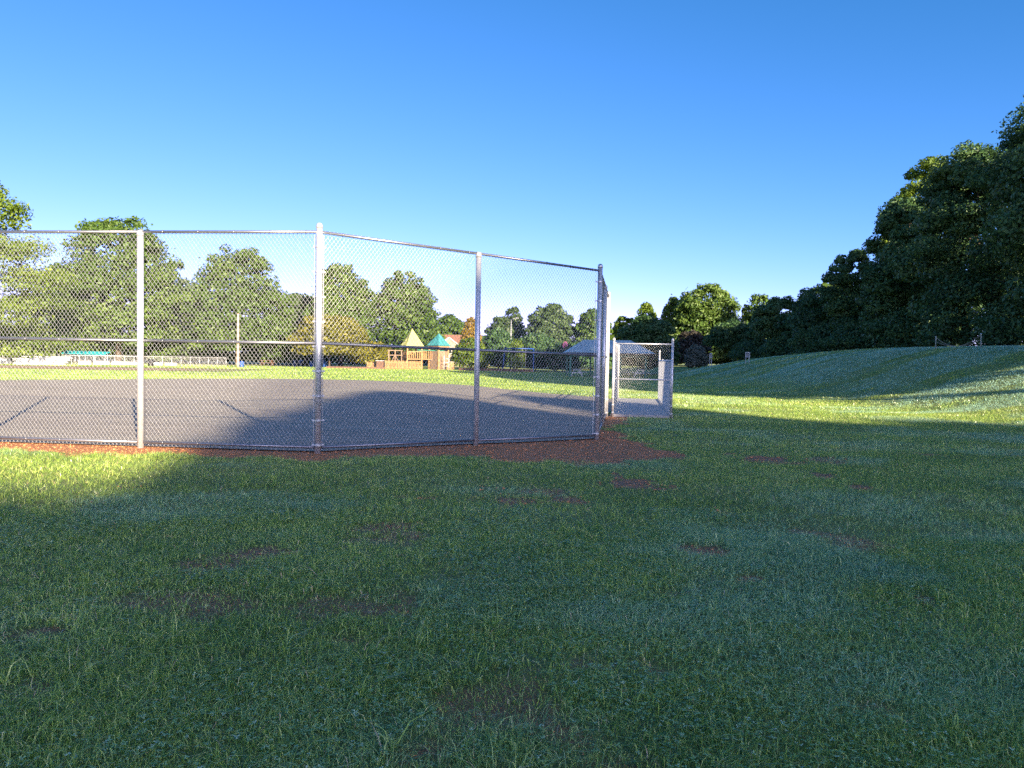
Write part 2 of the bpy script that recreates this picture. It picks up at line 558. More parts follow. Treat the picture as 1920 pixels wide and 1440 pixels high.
def prisms(A, B, r):
    d = B - A; d /= np.linalg.norm(d, axis=1)[:, None]
    ref = np.where(np.abs(d[:, 2:3]) > .95, np.array([[1., 0, 0]]), np.array([[0, 0, 1.]]))
    u = np.cross(d, ref); u /= np.linalg.norm(u, axis=1)[:, None]; w = np.cross(d, u)
    m = len(A); Vv = np.zeros((m, 8, 3))
    for i in range(4):
        t = i * math.pi / 2 + .4; o_ = (u * math.cos(t) + w * math.sin(t)) * r
        Vv[:, i] = A + o_; Vv[:, 4 + i] = B + o_
    b = (np.arange(m) * 8)[:, None]
    Fq = np.concatenate([b + np.array([i, (i + 1) % 4, 4 + (i + 1) % 4, 4 + i]) for i in range(4)])
    return Vv.reshape(-1, 3), Fq


def fabric(name, parent, origin, p0, p1, H0, H1, zr, r=.0023, **kw):
    A, B = wire_segments(p0, p1, H0, H1, zr, r, **kw)
    Vv, Fq = prisms(A, B, r)
    me = fast_mesh(name, Vv - np.array(origin), Fq)
    return link(name, me, M['wire'], parent, smooth=True)


def zt(p):
    return float(terrain(p[0], p[1]))


def V3(p, z):
    return Vector((p[0], p[1], zt(p) + z))


HT = 3.58
org = (A0[0], A0[1], zt(A0))
bs = empty('backstop_fence', org, 'tall angled chain-link backstop fence of galvanised pipe posts around the grey infield', 'fence')


def make_post(p, terminal, H, parent, org_, dirs, r=.051, name='post'):
    b = MB(org_); z = zt(p)
    top = H + (.09 if terminal else -.02)
    b.tube((p[0], p[1], z - .2), (p[0], p[1], z + top), r, n=20)
    po = b.build(name, M['galv'], parent, smooth=True)
    c = MB(org_)
    if terminal:
        c.lathe((p[0], p[1], z + top - .03), [(r + .003, 0), (r + .004, .03), (r * .99, .05), (r * .86, .066), (r * .6, .078), (r * .3, .085), (.004, .087)], 20)
    else:
        c.lathe((p[0], p[1], z + top - .05), [(r + .005, 0), (r + .005, .06), (r * .8, .075), (r * .5, .09)], 16)
        for d in dirs[:1]:
            q = Vector((p[0], p[1], z + H)); dd = Vector((d[0], d[1], 0)).normalized()
            c.tube(q - dd * .045, q + dd * .045, .034, n=14)
    c.build('post_cap', M['galv'], po, smooth=True)
    if terminal:
        for zz in np.linspace(.12, H - .25, 9):
            t = MB(org_)
            t.lathe((p[0], p[1], z + zz), [(r, 0), (r + .005, .002), (r + .005, .028), (r, .03)], 18)
            for d in dirs:
                dd = Vector((d[0], d[1], 0)).normalized(); nn = Vector((-dd.y, dd.x, 0))
                if nn.y < 0: nn = -nn
                q = Vector((p[0], p[1], z + zz + .015)) + dd * (r + .02) + nn * .02
                t.bar(q - dd * .025, q + dd * .04, .008, .026)
            t.build('tension_band', M['galv'], po, smooth=False)
    return po


def make_rail(p0, p1, z, r, parent, org_, name, inset=.055, ties=True):
    a = V3(p0, z); bb = V3(p1, z); d = (bb - a).normalized()
    m = MB(org_); m.tube(a + d * inset, bb - d * inset, r, n=14)
    if ties:
        L = (bb - a).length; k = int(L / .55)
        for i in range(1, k + 1):
            q = a + d * (L * (i - .35) / k)
            m.tube(q - d * .006, q + d * .006, r + .005, n=10)
    return m.build(name, M['rail'], parent, smooth=True)


secs = [LP[0:2], LP[1:3], LP[2:4], [RP[0], RP[1]], [RP[1], RP[2]], [TP[0], TP[1]], [TP[1], TP[2]]]
for p0, p1 in secs:
    if p0[0] > p1[0]:
        p0, p1 = p1, p0
    dv = (p1 - p0) / np.hypot(*(p1 - p0))
    n3 = np.array([-dv[1], dv[0]])
    if n3[1] < 0 or (abs(dv[1]) > .9 and n3[0] > 0):
        n3 = -n3
    make_rail(p0, p1, HT, .024, bs, org, 'top_rail', inset=.0 if True else .05)
    make_rail(p0, p1, HT / 2, .024, bs, org, 'middle_rail')
    make_rail(p0, p1, .1, .024, bs, org, 'bottom_rail')
    fabric('wire_mesh', bs, org, p0 + dv * .07, p1 - dv * .07 * (1 if p1 is P3 else 1), zt(p0), zt(p1), (.03, HT + .0), n3=n3, off=.034)
make_post(A0, True, HT, bs, org, [dl, dr])
make_post(P1, True, HT, bs, org, [-dr, d3])
make_post(P3, True, HT, bs, org, [-d3])
for p, d in ((LP[1], dl), (LP[2], dl), (LP[3], dl), (RP[1], dr), (TP[1], d3)):
    make_post(p, False, HT, bs, org, [d])
for p, dd in ((A0, dl), (A0, dr), (P1, -dr), (P1, d3), (P3, -d3)):
    u = dd / np.hypot(*dd); n3 = np.array([-u[1], u[0]])
    if n3[1] < 0: n3 = -n3
    q = p + u * .085 + n3 * .03
    t = MB(org); t.bar(V3(q, .06), V3(q, HT - .04), .02, .006); t.build('tension_bar', M['galv'], bs)

# ------------------------------------------------------------------ dugout enclosure
ud = d3 / np.hypot(*d3); nd = np.array([ud[1], -ud[0]])
D0 = P3 + ud * .25 + nd * .18
LEN = 9.3; WID = 1.72
Dn0, Dn1 = D0, D0 + nd * WID
Df0, Df1 = D0 + ud * LEN, D0 + ud * LEN + nd * WID
zD = zt(D0)
dorg = (D0[0], D0[1], zD)
m = MB()
cc = D0 + ud * LEN / 2 + nd * WID / 2
m.box((cc[0], cc[1], zD + .0), (WID + .1, LEN, .16), math.atan2(nd[1], nd[0]))
slab = m.build('concrete_pad', M['concrete']); tag(slab, kind='structure')
dg = empty('dugout_fence', dorg, 'lower chain-link dugout enclosure around the concrete pad beside the tall fence', 'fence')
HD = 2.28
for p, h in ((Dn0, HD), (Dn1, HD), (Df0, HD), (Df1, 2.05)):
    make_post(p, True, h - .05, dg, dorg, [ud], r=.036)
for k in (1, 2):
    make_post(D0 + ud * LEN * k / 3, False, HD, dg, dorg, [ud], r=.03)
    make_post(D0 + nd * WID + ud * LEN * k / 3, False, 1.72, dg, dorg, [ud], r=.03)


def drail(p0, p1, z, name, r=.021):
    a = Vector((p0[0], p0[1], zD + z)); b_ = Vector((p1[0], p1[1], zD + z)); m = MB(dorg); m.tube(a, b_, r, n=12)
    return m.build(name, M['galv'], dg, smooth=True)


def dmesh(p0, p1, z0, z1, n3):
    A, B = wire_segments(p0, p1, zD, zD, (z0, z1), .0032, n3=n3, off=.03, barbs=False)
    Vv, Fq = prisms(A, B, .0019)
    link('wire_mesh', fast_mesh('wire_mesh', Vv - np.array(dorg), Fq), M['wire'], dg, smooth=True)


drail(Dn0, Dn1, HD - .08, 'top_rail'); drail(Dn0, Dn1, 1.14, 'middle_rail')
dmesh(Dn0 + nd * .05, Dn1 - nd * .05, .04, HD - .08, ud)
drail(Dn1, Df1, 1.72, 'top_rail'); drail(Dn1, Df1, .12, 'bottom_rail')
dmesh(Dn1 + ud * .05, Df1 - ud * .05, .06, 1.72, -nd)
drail(Dn0, Df0, HD - .08, 'top_rail'); drail(Dn0, Df0, 1.14, 'middle_rail')
dmesh(Dn0 + ud * 1.2, Df0 - ud * 1.3, .06, HD - .08, nd)
# inner gate frame on the back side
gp = Dn1 - nd * .02 + ud * .1


# ------------------------------------------------------------------ trees
def leaf_cards(r_, pts, nrm, size, jitter=.75):
    n = len(pts)
    d = nrm + r_.normal(0, jitter, (n, 3)); d[:, 2] += .25
    d /= np.linalg.norm(d, axis=1)[:, None] + 1e-9
    t = r_.normal(0, 1, (n, 3)); t -= d * np.sum(t * d, 1)[:, None]; t /= np.linalg.norm(t, axis=1)[:, None] + 1e-9
    b = np.cross(d, t)
    s = size * r_.uniform(.55, 1.35, (n, 1))
    k = r_.uniform(.38, .62, (n, 1))
    Vv = np.stack([pts - t * s, pts - b * s * k + d * s * .18, pts + t * s, pts + b * s * k + d * s * .18], 1).reshape(-1, 3)
    Fq = np.arange(n * 4).reshape(n, 4)
    return Vv, Fq


def crown_points(r_, lobes, n, shell=.3):
    c = np.array([l[0] for l in lobes]); rd = np.array([l[1] for l in lobes])
    w = (rd[:, 0] * rd[:, 2]) ** 1.0; w = w / w.sum()
    k = r_.choice(len(lobes), n, p=w)
    d = r_.normal(0, 1, (n, 3)); d /= np.linalg.norm(d, axis=1)[:, None]
    d[:, 2] = np.where(d[:, 2] < -.3, d[:, 2] * .5, d[:, 2])
    f = 1 - np.abs(r_.normal(0, shell, (n, 1)))
    f = np.clip(f, .05, 1.08) + (r_.random((n, 1)) < .05) * r_.uniform(0, .25, (n, 1))
    return c[k] + d * rd[k] * f, d, k


def make_lobes(r_, H, W, hb, n, kind='round', flat=.75, loose=False):
    """lobes fill an envelope between hb and H with width W"""
    L = []; ch = (H - hb) / 2; cz = hb + ch
    if kind != 'pine':
        n = int(n * (1.5 if loose else 3.4))
    for i in range(n):
        if kind == 'pine':
            z = hb + (H - hb) * (i + .5) / n
            t = (z - hb) / (H - hb); rad = W / 2 * (1 - t) ** .55 * (.6 + .4 * r_.random())
            ang = r_.uniform(0, 6.28)
            L.append(((math.cos(ang) * rad * .6, math.sin(ang) * rad * .6, z), (max(.8, rad * .62), max(.8, rad * .62), (H - hb) * .055)))
            continue
        t = r_.random() ** .85
        prof = (.84 + .16 * t / .35) if t < .35 else math.sqrt(max(.04, 1 - ((t - .35) / .68) ** 2))
        if kind == 'tall':
            prof = prof * (1 - .22 * t) + .05
        rr = W * (r_.uniform(.09, .19) if loose else r_.uniform(.065, .15)) * (1 - .3 * t)
        ang = r_.uniform(0, 2 * math.pi); f = r_.uniform(.35, 1) ** .5
        rad = max(0, W / 2 * prof - rr * .85) * f
        z = hb + rr * flat * .6 + t * (H - hb - rr * flat * 1.5)
        L.append(((math.cos(ang) * rad, math.sin(ang) * rad, z), (rr, rr, rr * flat)))
    # crown top and core so the outline reaches the full height and the middle is closed
    if loose:
        L.append(((0, 0, hb + (H - hb) * .35), (W * .33, W * .33, (H - hb) * .34)))
    elif kind != 'pine':
        L.append(((0, 0, hb + (H - hb) * .36), (W * .44, W * .44, (H - hb) * .4)))
        L.append(((0, 0, hb + (H - hb) * .6), (W * .36, W * .36, (H - hb) * .36)))
        L.append(((0, 0, hb + (H - hb) * .16), (W * .44, W * .44, (H - hb) * .17)))
    return L


def tree(name, loc, H, W, mat, label, group=None, hb=None, kind='round', n=9000, leaf=.3, seed=0, nl=26, trunk_r=None, lobes=None, cat='tree', flat=.75, shell=.3, loose=False):
    r_ = np.random.default_rng(seed + 100)
    hb = H * .18 if hb is None else hb
    root = empty(name, loc, label, cat, group)
    if lobes is None:
        lobes = make_lobes(r_, H, W, hb, nl, kind, flat, loose)
    pts, d, k = crown_points(r_, lobes, n, shell)
    pts[:, 2] = np.maximum(pts[:, 2], .12)
    Vv, Fq = leaf_cards(r_, pts, d, leaf)
    lt = r_.uniform(.05, .95, len(lobes)) if loose else r_.uniform(.15, .85, len(lobes))
    tint = np.clip(.55 * lt[k] + .45 * r_.random(n) + r_.normal(0, .06, n), 0, 1)
    tr = trunk_r or max(.06, H * .017)
    b = MB(); zs = np.linspace(-.3, hb + (H - hb) * .6, 6)
    bend = r_.normal(0, .02 * H, (6, 2)) * np.linspace(0, 1, 6)[:, None]
    pth = [(bend[i, 0], bend[i, 1], zs[i]) for i in range(6)]
    b.path(pth, [tr * (1.35 if i == 0 else 1) * (1 - .75 * i / 5) for i in range(6)], 9)
    for i in range(7):
        li = lobes[int(r_.integers(len(lobes)))]
        s0 = Vector(pth[2 + i % 3]); e = Vector(li[0]); mid = (s0 + e) / 2 + Vector((0, 0, -.05 * H * .3))
        b.path([s0, mid, e], [tr * .4, tr * .26, tr * .08], 6)
    b.build('trunk', M['bark'], root, smooth=True)
    link('crown', fast_mesh('crown', Vv, Fq, tint), M[mat], root)
    return root


def tree_px(name, px, ptop, D, wpx, mat, label, group=None, **kw):
    top = at(px, ptop, D); z0 = float(terrain(top.x, D))
    return tree(name, (top.x, D, z0 - .05), top.z - z0, wpx * D / F, mat, label, group, **kw)


GL = 'trees beyond the left outfield'
tree_px('broadleaf_tree', -14, 332, 78, 370, 'leaf_bright', 'airy yellow-green tree at the far left edge, rising well above the fence rail', GL, kind='pine', nl=64, n=38400, leaf=0.187, seed=1, hb=.6, shell=.5)
tree_px('broadleaf_tree', 222, 400, 100, 262, 'leaf', 'broad leafy tree behind the lit fence post, its top just over the rail', GL, n=32000, leaf=0.281, seed=2, nl=34, hb=1.2)
tree_px('broadleaf_tree', 446, 460, 100, 222, 'leaf', 'rounded tree behind the tan wooden pole, filling the middle of a fence panel', GL, n=28800, leaf=0.265, seed=3, nl=30, hb=1.4)
tree_px('broadleaf_tree', 640, 492, 104, 150, 'leaf', 'tree just right of the thick corner post, behind the golden low tree', GL, n=20800, leaf=0.265, seed=4, nl=24, hb=1.2)
tree_px('broadleaf_tree', 757, 507, 106, 152, 'leaf', 'domed tree rising behind the yellow playground roof', GL, n=20800, leaf=0.265, seed=5, nl=24, hb=1.0)
tree_px('broadleaf_tree', 562, 548, 114, 120, 'leaf_mid', 'smaller grey-green tree in the dip left of the corner post', GL, n=12800, leaf=0.281, seed=6, hb=.8)
tree_px('broadleaf_tree', 100, 505, 112, 150, 'leaf', 'green tree filling the gap between the airy tree and the broad tree', GL, n=14400, leaf=0.296, seed=7, hb=.8)
tree_px('broadleaf_tree', 165, 525, 120, 130, 'leaf_mid', 'grey-green tree showing through the gap left of the lit fence post', GL, n=11000, leaf=.32, seed=35, hb=.4)
tree_px('broadleaf_tree', 345, 520, 116, 150, 'leaf_mid', 'grey-green tree in the dip between the broad and the rounded tree', GL, n=14400, leaf=0.296, seed=8, hb=.8)
tree_px('broadleaf_tree', 618, 585, 92, 168, 'leaf_gold', 'low golden spreading tree beside the foot of the corner post', GL, n=17600, leaf=0.203, seed=9, hb=1.3, nl=22)
tree_px('broadleaf_tree', 700, 640, 96, 110, 'leaf_gold', 'low gold-green shrubby tree left of the playground towers', GL, n=8000, leaf=0.203, seed=10, hb=.5)
tree_px('broadleaf_tree', 835, 588, 150, 130, 'leaf', 'distant green tree behind the brown house roof', 'distant trees behind the playground', n=9600, leaf=0.39, seed=11, hb=.5)
tree_px('broadleaf_tree', 790, 570, 128, 90, 'leaf', 'green tree between the two playground roofs, behind them', 'distant trees behind the playground', n=8000, leaf=0.328, seed=12, hb=.5)
tree_px('broadleaf_tree', 884, 594, 112, 50, 'leaf_orange', 'narrow orange autumn tree beside the house roof', None, n=8000, leaf=0.203, seed=13, hb=1.0, kind='tall')
tree_px('shrub', 884, 632, 92, 88, 'leaf_bright', 'rounded yellow-green bush below the orange tree, right of the teal roof', None, n=10400, leaf=0.156, seed=14, hb=.1, cat='bush')
tree_px('broadleaf_tree', 938, 592, 128, 70, 'leaf_mid', 'grey-green tree just right of the fence line post, behind the street lamp', 'distant trees behind the playground', n=7200, leaf=0.312, seed=15, hb=.5)
tree_px('broadleaf_tree', 962, 574, 140, 60, 'leaf_mid', 'slim tree topping the street lamp', 'distant trees behind the playground', n=7200, leaf=0.312, seed=16, hb=.5)
tree_px('broadleaf_tree', 1034, 568, 130, 116, 'leaf_mid', 'big rounded grey-green tree seen through the right fence panel', 'distant trees behind the playground', n=20800, leaf=0.281, seed=17, hb=.8, nl=30)
tree_px('broadleaf_tree', 1112, 578, 128, 86, 'leaf', 'lit green tree behind the pavilion roof, left of the end post', 'distant trees behind the playground', n=14400, leaf=0.281, seed=18, hb=.8)
for i, (px_, w_, tp_, D_, lb_) in enumerate([(1250, 110, 640, 150, 'far thicket behind the purple-leaved tree'), (1345, 120, 632, 140, 'far thicket under the large round sunlit tree'), (1425, 110, 630, 128, 'far thicket behind the white sign on the crest'), (1500, 110, 628, 112, 'far thicket closing the gap behind the low bank trees'),
        (690, 130, 645, 132, 'far thicket between the golden tree and the playground'), (800, 130, 640, 138, 'far thicket behind the house'), (1090, 150, 640, 125, 'far thicket behind the pavilion'), (600, 130, 640, 125, 'far thicket behind the corner post')]):
    tree_px('thicket', px_, tp_, D_, w_, 'leaf_deep', lb_, 'far thickets at the horizon', n=8000, leaf=0.312, seed=140 + i, hb=.02, cat='thicket', nl=12, trunk_r=.1)
for i, (px_, w_, tp_, mt) in enumerate([(-40, 150, 610, 'leaf'), (70, 150, 622, 'leaf'), (165, 150, 612, 'leaf_mid'), (270, 150, 618, 'leaf'), (365, 140, 622, 'leaf'), (455, 140, 618, 'leaf_deep'), (540, 120, 626, 'leaf')]):
    lbs = ['understorey thicket at the far left edge behind the banner boards', 'understorey thicket behind the bleachers', 'understorey thicket behind the teal canopy', 'understorey thicket behind the lit fence post',
           'understorey thicket left of the tan pole', 'dark understorey thicket right behind the tan pole', 'understorey thicket left of the golden tree']
    tree_px('thicket', px_, tp_, 106 + (i % 3) * 3, w_, mt, lbs[i], 'thickets under the left trees', n=7200, leaf=0.265, seed=120 + i, hb=.02, cat='thicket', nl=18, trunk_r=.1)
GD = 'dark trees left of the pavilion'
tree_px('shaded_tree', 936, 615, 96, 76, 'leaf_deep', 'dark shaded tree left of the blue swing frame', GD, n=9600, leaf=0.203, seed=19, hb=.3)
tree_px('shaded_tree', 1006, 622, 98, 104, 'leaf_deep', 'dark rounded tree right of the street lamp', GD, n=12800, leaf=0.203, seed=20, hb=.3)
tree_px('shaded_tree', 1056, 640, 94, 70, 'leaf_deep', 'low dark tree touching the left end of the pavilion roof', GD, n=8000, leaf=0.187, seed=21, hb=.2)
tree_px('shrub', 970, 632, 90, 36, 'leaf_bright', 'small bright bush at the foot of the street lamp', None, n=3520, leaf=0.133, seed=22, hb=.3, cat='bush')
tree_px('broadleaf_tree', 1172, 592, 150, 70, 'leaf_bright', 'distant yellow-green tree just right of the tall fence end', None, n=7200, leaf=0.351, seed=23, hb=.5)
tree_px('broadleaf_tree', 1212, 566, 145, 62, 'leaf_bright', 'distant tree with a yellow crown above the dark tree by the dugout', None, n=8000, leaf=0.328, seed=24, hb=.5, kind='tall')
tree_px('shaded_tree', 1214, 590, 84, 136, 'leaf_deep', 'wide dark tree standing behind the dugout and pavilion', None, n=17600, leaf=0.187, seed=25, hb=.5, nl=26)
tree_px('broadleaf_tree', 1328, 531, 128, 160, 'leaf', 'large round sunlit tree at the far end of the bank', None, n=32000, leaf=0.281, seed=26, hb=.5, nl=36)
tree_px('broadleaf_tree', 1262, 556, 132, 60, 'leaf', 'lit tree leaning on the left side of the large round tree', None, n=8000, leaf=0.296, seed=27, hb=.5)
tree_px('broadleaf_tree', 1424, 550, 118, 90, 'leaf', 'lit tree between the round tree and the dark bank trees', None, n=11200, leaf=0.281, seed=28, hb=.5)
tree_px('shaded_tree', 1296, 618, 100, 80, 'leaf_purple', 'dark purple-leaved tree in front of the large round tree', None, n=8800, leaf=0.203, seed=29, hb=.3)
tree_px('weeping_shrub', 1306, 646, 86, 50, 'leaf_silver', 'low silvery weeping bush at the far foot of the bank', None, n=4800, leaf=0.14, seed=30, hb=.1, cat='bush', flat=.5)
GW = 'dark trees along the top of the bank'
wall = [  # x, y, height, width, material, label, n
    (31.5, 41, 16.2, 11.5, 'leaf_deep', 'tallest dark tree at the right edge of the picture', 72000, .125),
    (31.5, 49.5, 14.4, 10.5, 'leaf_deep', 'tall dark tree next to the one at the right edge', 62000, .13),
    (31.3, 57.5, 12.6, 8.5, 'leaf_deep', 'dark tree in front of the yellow-topped tree on the bank', 46000, .14),
    (36.5, 64, 18.4, 9.5, 'leaf_bright', 'tree whose crown turns yellow above the dark bank trees', 34000, .17),
    (30.7, 64.5, 9.9, 6.6, 'leaf_deep', 'dark stepped tree left of the yellow-topped tree', 30000, .14),
    (30.5, 72, 7.9, 8.5, 'leaf_deep', 'dark middling tree with a feathery top where the row drops', 26000, .15),
    (30.0, 80, 7.4, 8.5, 'leaf_deep', 'lower dark tree left of the feathery one', 20000, .16),
    (29.0, 92, 6.2, 9, 'leaf_deep', 'small dark tree ending the row before the round lit tree', 17000, .17),
]
for i, (x, y, h, w, mt, lb, n, lf) in enumerate(wall):
    tree('bank_tree', (x, y, float(terrain(x, y)) - .05), h, w, mt, lb, GW, hb=1.6, kind='tall' if h > 11 else 'round', n=n, leaf=lf, seed=40 + i, nl=44 if h > 11 else 28, shell=.3, loose=True, flat=.85)
tree('bank_tree', (39, 70, 2), 8.0, 11, 'leaf_deep', 'dark tree glimpsed behind the stepped part of the row', GW, hb=1, n=9000, leaf=.32, seed=50)
tree('bank_tree', (37, 82, 2), 9.2, 11, 'leaf', 'green tree behind the low end of the row', GW, hb=1, n=8000, leaf=.32, seed=51)
tree('bank_tree', (40, 52, 2.7), 13.5, 12, 'leaf_deep', 'dark tree filling in behind the two tallest', GW, hb=1, n=20000, leaf=.2, seed=52)
for i, (x, y, h, w, lb) in enumerate([
        (29, 27, 3.6, 7, 'dark undergrowth bush past the right edge beyond the tallest tree'), (29, 36, 3.2, 6, 'dark undergrowth bush at the foot of the tallest tree, right edge'), (28.8, 42, 2.8, 6, 'dark undergrowth bush behind the right thin pole'),
        (28.8, 48, 3.4, 6.5, 'dark undergrowth bush behind the left thin pole'), (28.6, 54.5, 3, 6.5, 'dark undergrowth bush left of the thin poles'),
        (28.4, 61, 2.6, 6.5, 'dark undergrowth bush under the stepped tree'), (28.2, 68, 2.8, 7, 'dark undergrowth bush under the feathery tree'),
        (28, 75.5, 2.4, 7, 'dark undergrowth bush right of the white sign'), (28, 84, 2.6, 8, 'dark undergrowth bush behind the white sign')]):
    tree('undergrowth_bush', (x + 2.0, y, float(terrain(x + 2.0, y)) - .1), h + .6, w + 1.5, 'leaf_deep', lb, 'bushes under the bank trees', hb=.05, n=12000, leaf=.12, seed=60 + i, nl=18, cat='bush', trunk_r=.08)

# trees that stand behind and to the right of the viewer and shade the lawn
sun_el = 14.5
sd = np.array([-.478, .878]); su = np.array([.878, .478])
TAN = math.tan(R(sun_el))
PU = [-14, -4, -1.3, -.4, .33, .8, 1.6, 2.8, 4.3, 6, 7.85, 9.5, 10.6, 11.3, 11.9, 12.3, 13, 13.4, 14, 15.2, 16.5, 17.2, 18, 20, 22, 24]
PS = [8, 9, 9.6, 8.6, 10.2, 12.2, 14, 18.2, 20.4, 24, 27.6, 30, 30.5, 24.5, 17, 16.5, 17, 19, 24, 28, 26, 20, 13, 12, 10.5, 9]
for i, (u0, u1, lb) in enumerate([(-6, .6, 'tree behind the viewer, shading the near lawn on the left'), (.6, 11.9, 'tall tree behind the viewer, shading the corner of the backstop'),
                                  (11.9, 17.4, 'slender tree behind the viewer, shading the dugout'), (17.4, 24, 'low tree behind the viewer, shading the right-hand lawn')]):
    r_ = np.random.default_rng(80 + i)
    s0 = -70.0 - 2 * (i % 2)
    um = (u0 + u1) / 2
    base = su * um + sd * s0
    n = int(2600 * (u1 - u0))
    u = r_.uniform(u0, u1, n)
    top = (np.interp(u, PU, PS) + 2.6 * (fbm(u * .9 + 7 * i, u * 0 + i, 77, 4) - .5) - s0) * TAN
    h = .8 + (top - .8) * r_.random(n) ** .9 - np.abs(r_.normal(0, .12, n))
    s = s0 + r_.normal(0, 2.2, n)
    h = h + (s0 - s) * -0 + (s - s0) * -TAN * 0
    h = h - (s - s0) * TAN * 0 + np.where(True, -(s - s0) * TAN, 0) * -1 * -1
    P = np.stack([su[0] * u + sd[0] * s - base[0], su[1] * u + sd[1] * s - base[1], np.maximum(h, .2)], -1)
    root = empty('shade_tree', (base[0], base[1], float(terrain(*base)) * 0), lb, 'tree', 'trees behind the viewer')
    Vv, Fq = leaf_cards(r_, P, np.tile([0., 0, .3], (n, 1)), .5, 1.0)
    link('crown', fast_mesh('crown', Vv, Fq, r_.random(n)), M['leaf'], root)
    b = MB(); hh = float(np.interp(um, PU, PS) + 70) * TAN
    b.path([(0, 0, -.2), (.05, .1, hh * .3), (-.1, .1, hh * .6), (0, 0, hh * .8)], [.5, .4, .25, .08], 9)
    for k in range(5):
        uu = (k - 2) / 5 * (u1 - u0)
        b.path([(0, 0, hh * (.2 + .1 * k)), (su[0] * uu * .6, su[1] * uu * .6, hh * (.4 + .08 * k)), (su[0] * uu, su[1] * uu, hh * .6)], [.12, .08, .03], 6)
    b.build('trunk', M['bark'], root, smooth=True)
for i, (x, y, h, w, hb_) in enumerate([(32.6, 1.5, 16.5, 9, 7.0), (32, 10, 18.5, 11, 4.4), (32, 19, 18.5, 11, 2.2), (32, 28, 18.5, 11, 2.2)]):
    tree('bank_tree', (x, y, 2.6), h, w, 'leaf_deep', ('dark bank tree past the right edge, ' + ['farthest back', 'third from the tallest', 'second from the tallest', 'next to the tallest'][i]), GW, hb=hb_, n=11000, leaf=.34, seed=90 + i, nl=30, kind='tall')

# ------------------------------------------------------------------ lawn blades
def blades(Xa, Ya, w, h, seg, r_, lean=.8):
    n = len(Xa); z = terrain(Xa, Ya)
    az = r_.uniform(0, 2 * math.pi, n); w = w * r_.uniform(.6, 1.4, n); h = h * r_.uniform(.45, 1.35, n)
    le = np.abs(r_.normal(0, lean, n)) * h; la = az + r_.normal(0, .9, n)
    wx, wy = np.cos(az) * w / 2, np.sin(az) * w / 2
    lx, ly = -np.sin(la) * le, np.cos(la) * le
    zz = z - .004
    if seg == 1:
        Vv = np.stack([np.stack([Xa - wx, Ya - wy, zz], -1), np.stack([Xa + wx, Ya + wy, zz], -1), np.stack([Xa + lx, Ya + ly, z + h], -1)], 1).reshape(-1, 3)
        return Vv, [np.arange(n * 3).reshape(n, 3)]
    mx, my = Xa + lx * .35, Ya + ly * .35
    Vv = np.stack([np.stack([Xa - wx, Ya - wy, zz], -1), np.stack([Xa + wx, Ya + wy, zz], -1),
                   np.stack([mx + wx * .85, my + wy * .85, z + h * .65], -1), np.stack([mx - wx * .85, my - wy * .85, z + h * .65], -1),
                   np.stack([Xa + lx * 1.15, Ya + ly * 1.15, z + h * .95], -1)], 1).reshape(-1, 3)
    b = (np.arange(n) * 5)[:, None]
    return Vv, [b + np.array([0, 1, 2, 3]), b + np.array([3, 2, 4])]


def scatter(y0, y1, dens, r_, k=.85, pad=1.0):
    n = int(dens * k * (y1 * y1 - y0 * y0) + dens * 2 * pad * (y1 - y0))
    Y = np.sqrt(r_.uniform(y0 * y0, y1 * y1, n)); X = r_.uniform(-1, 1, n) * (k * Y + pad)
    return X, Y


def outside_field(X, Y):
    ok = ~inside(X, Y, OUT)
    s, t = seg_side(X, Y, Dn0, Df0)
    return ok & ~((s > -.05) & (s < WID + .1) & (t > -.01) & (t < 1.01))


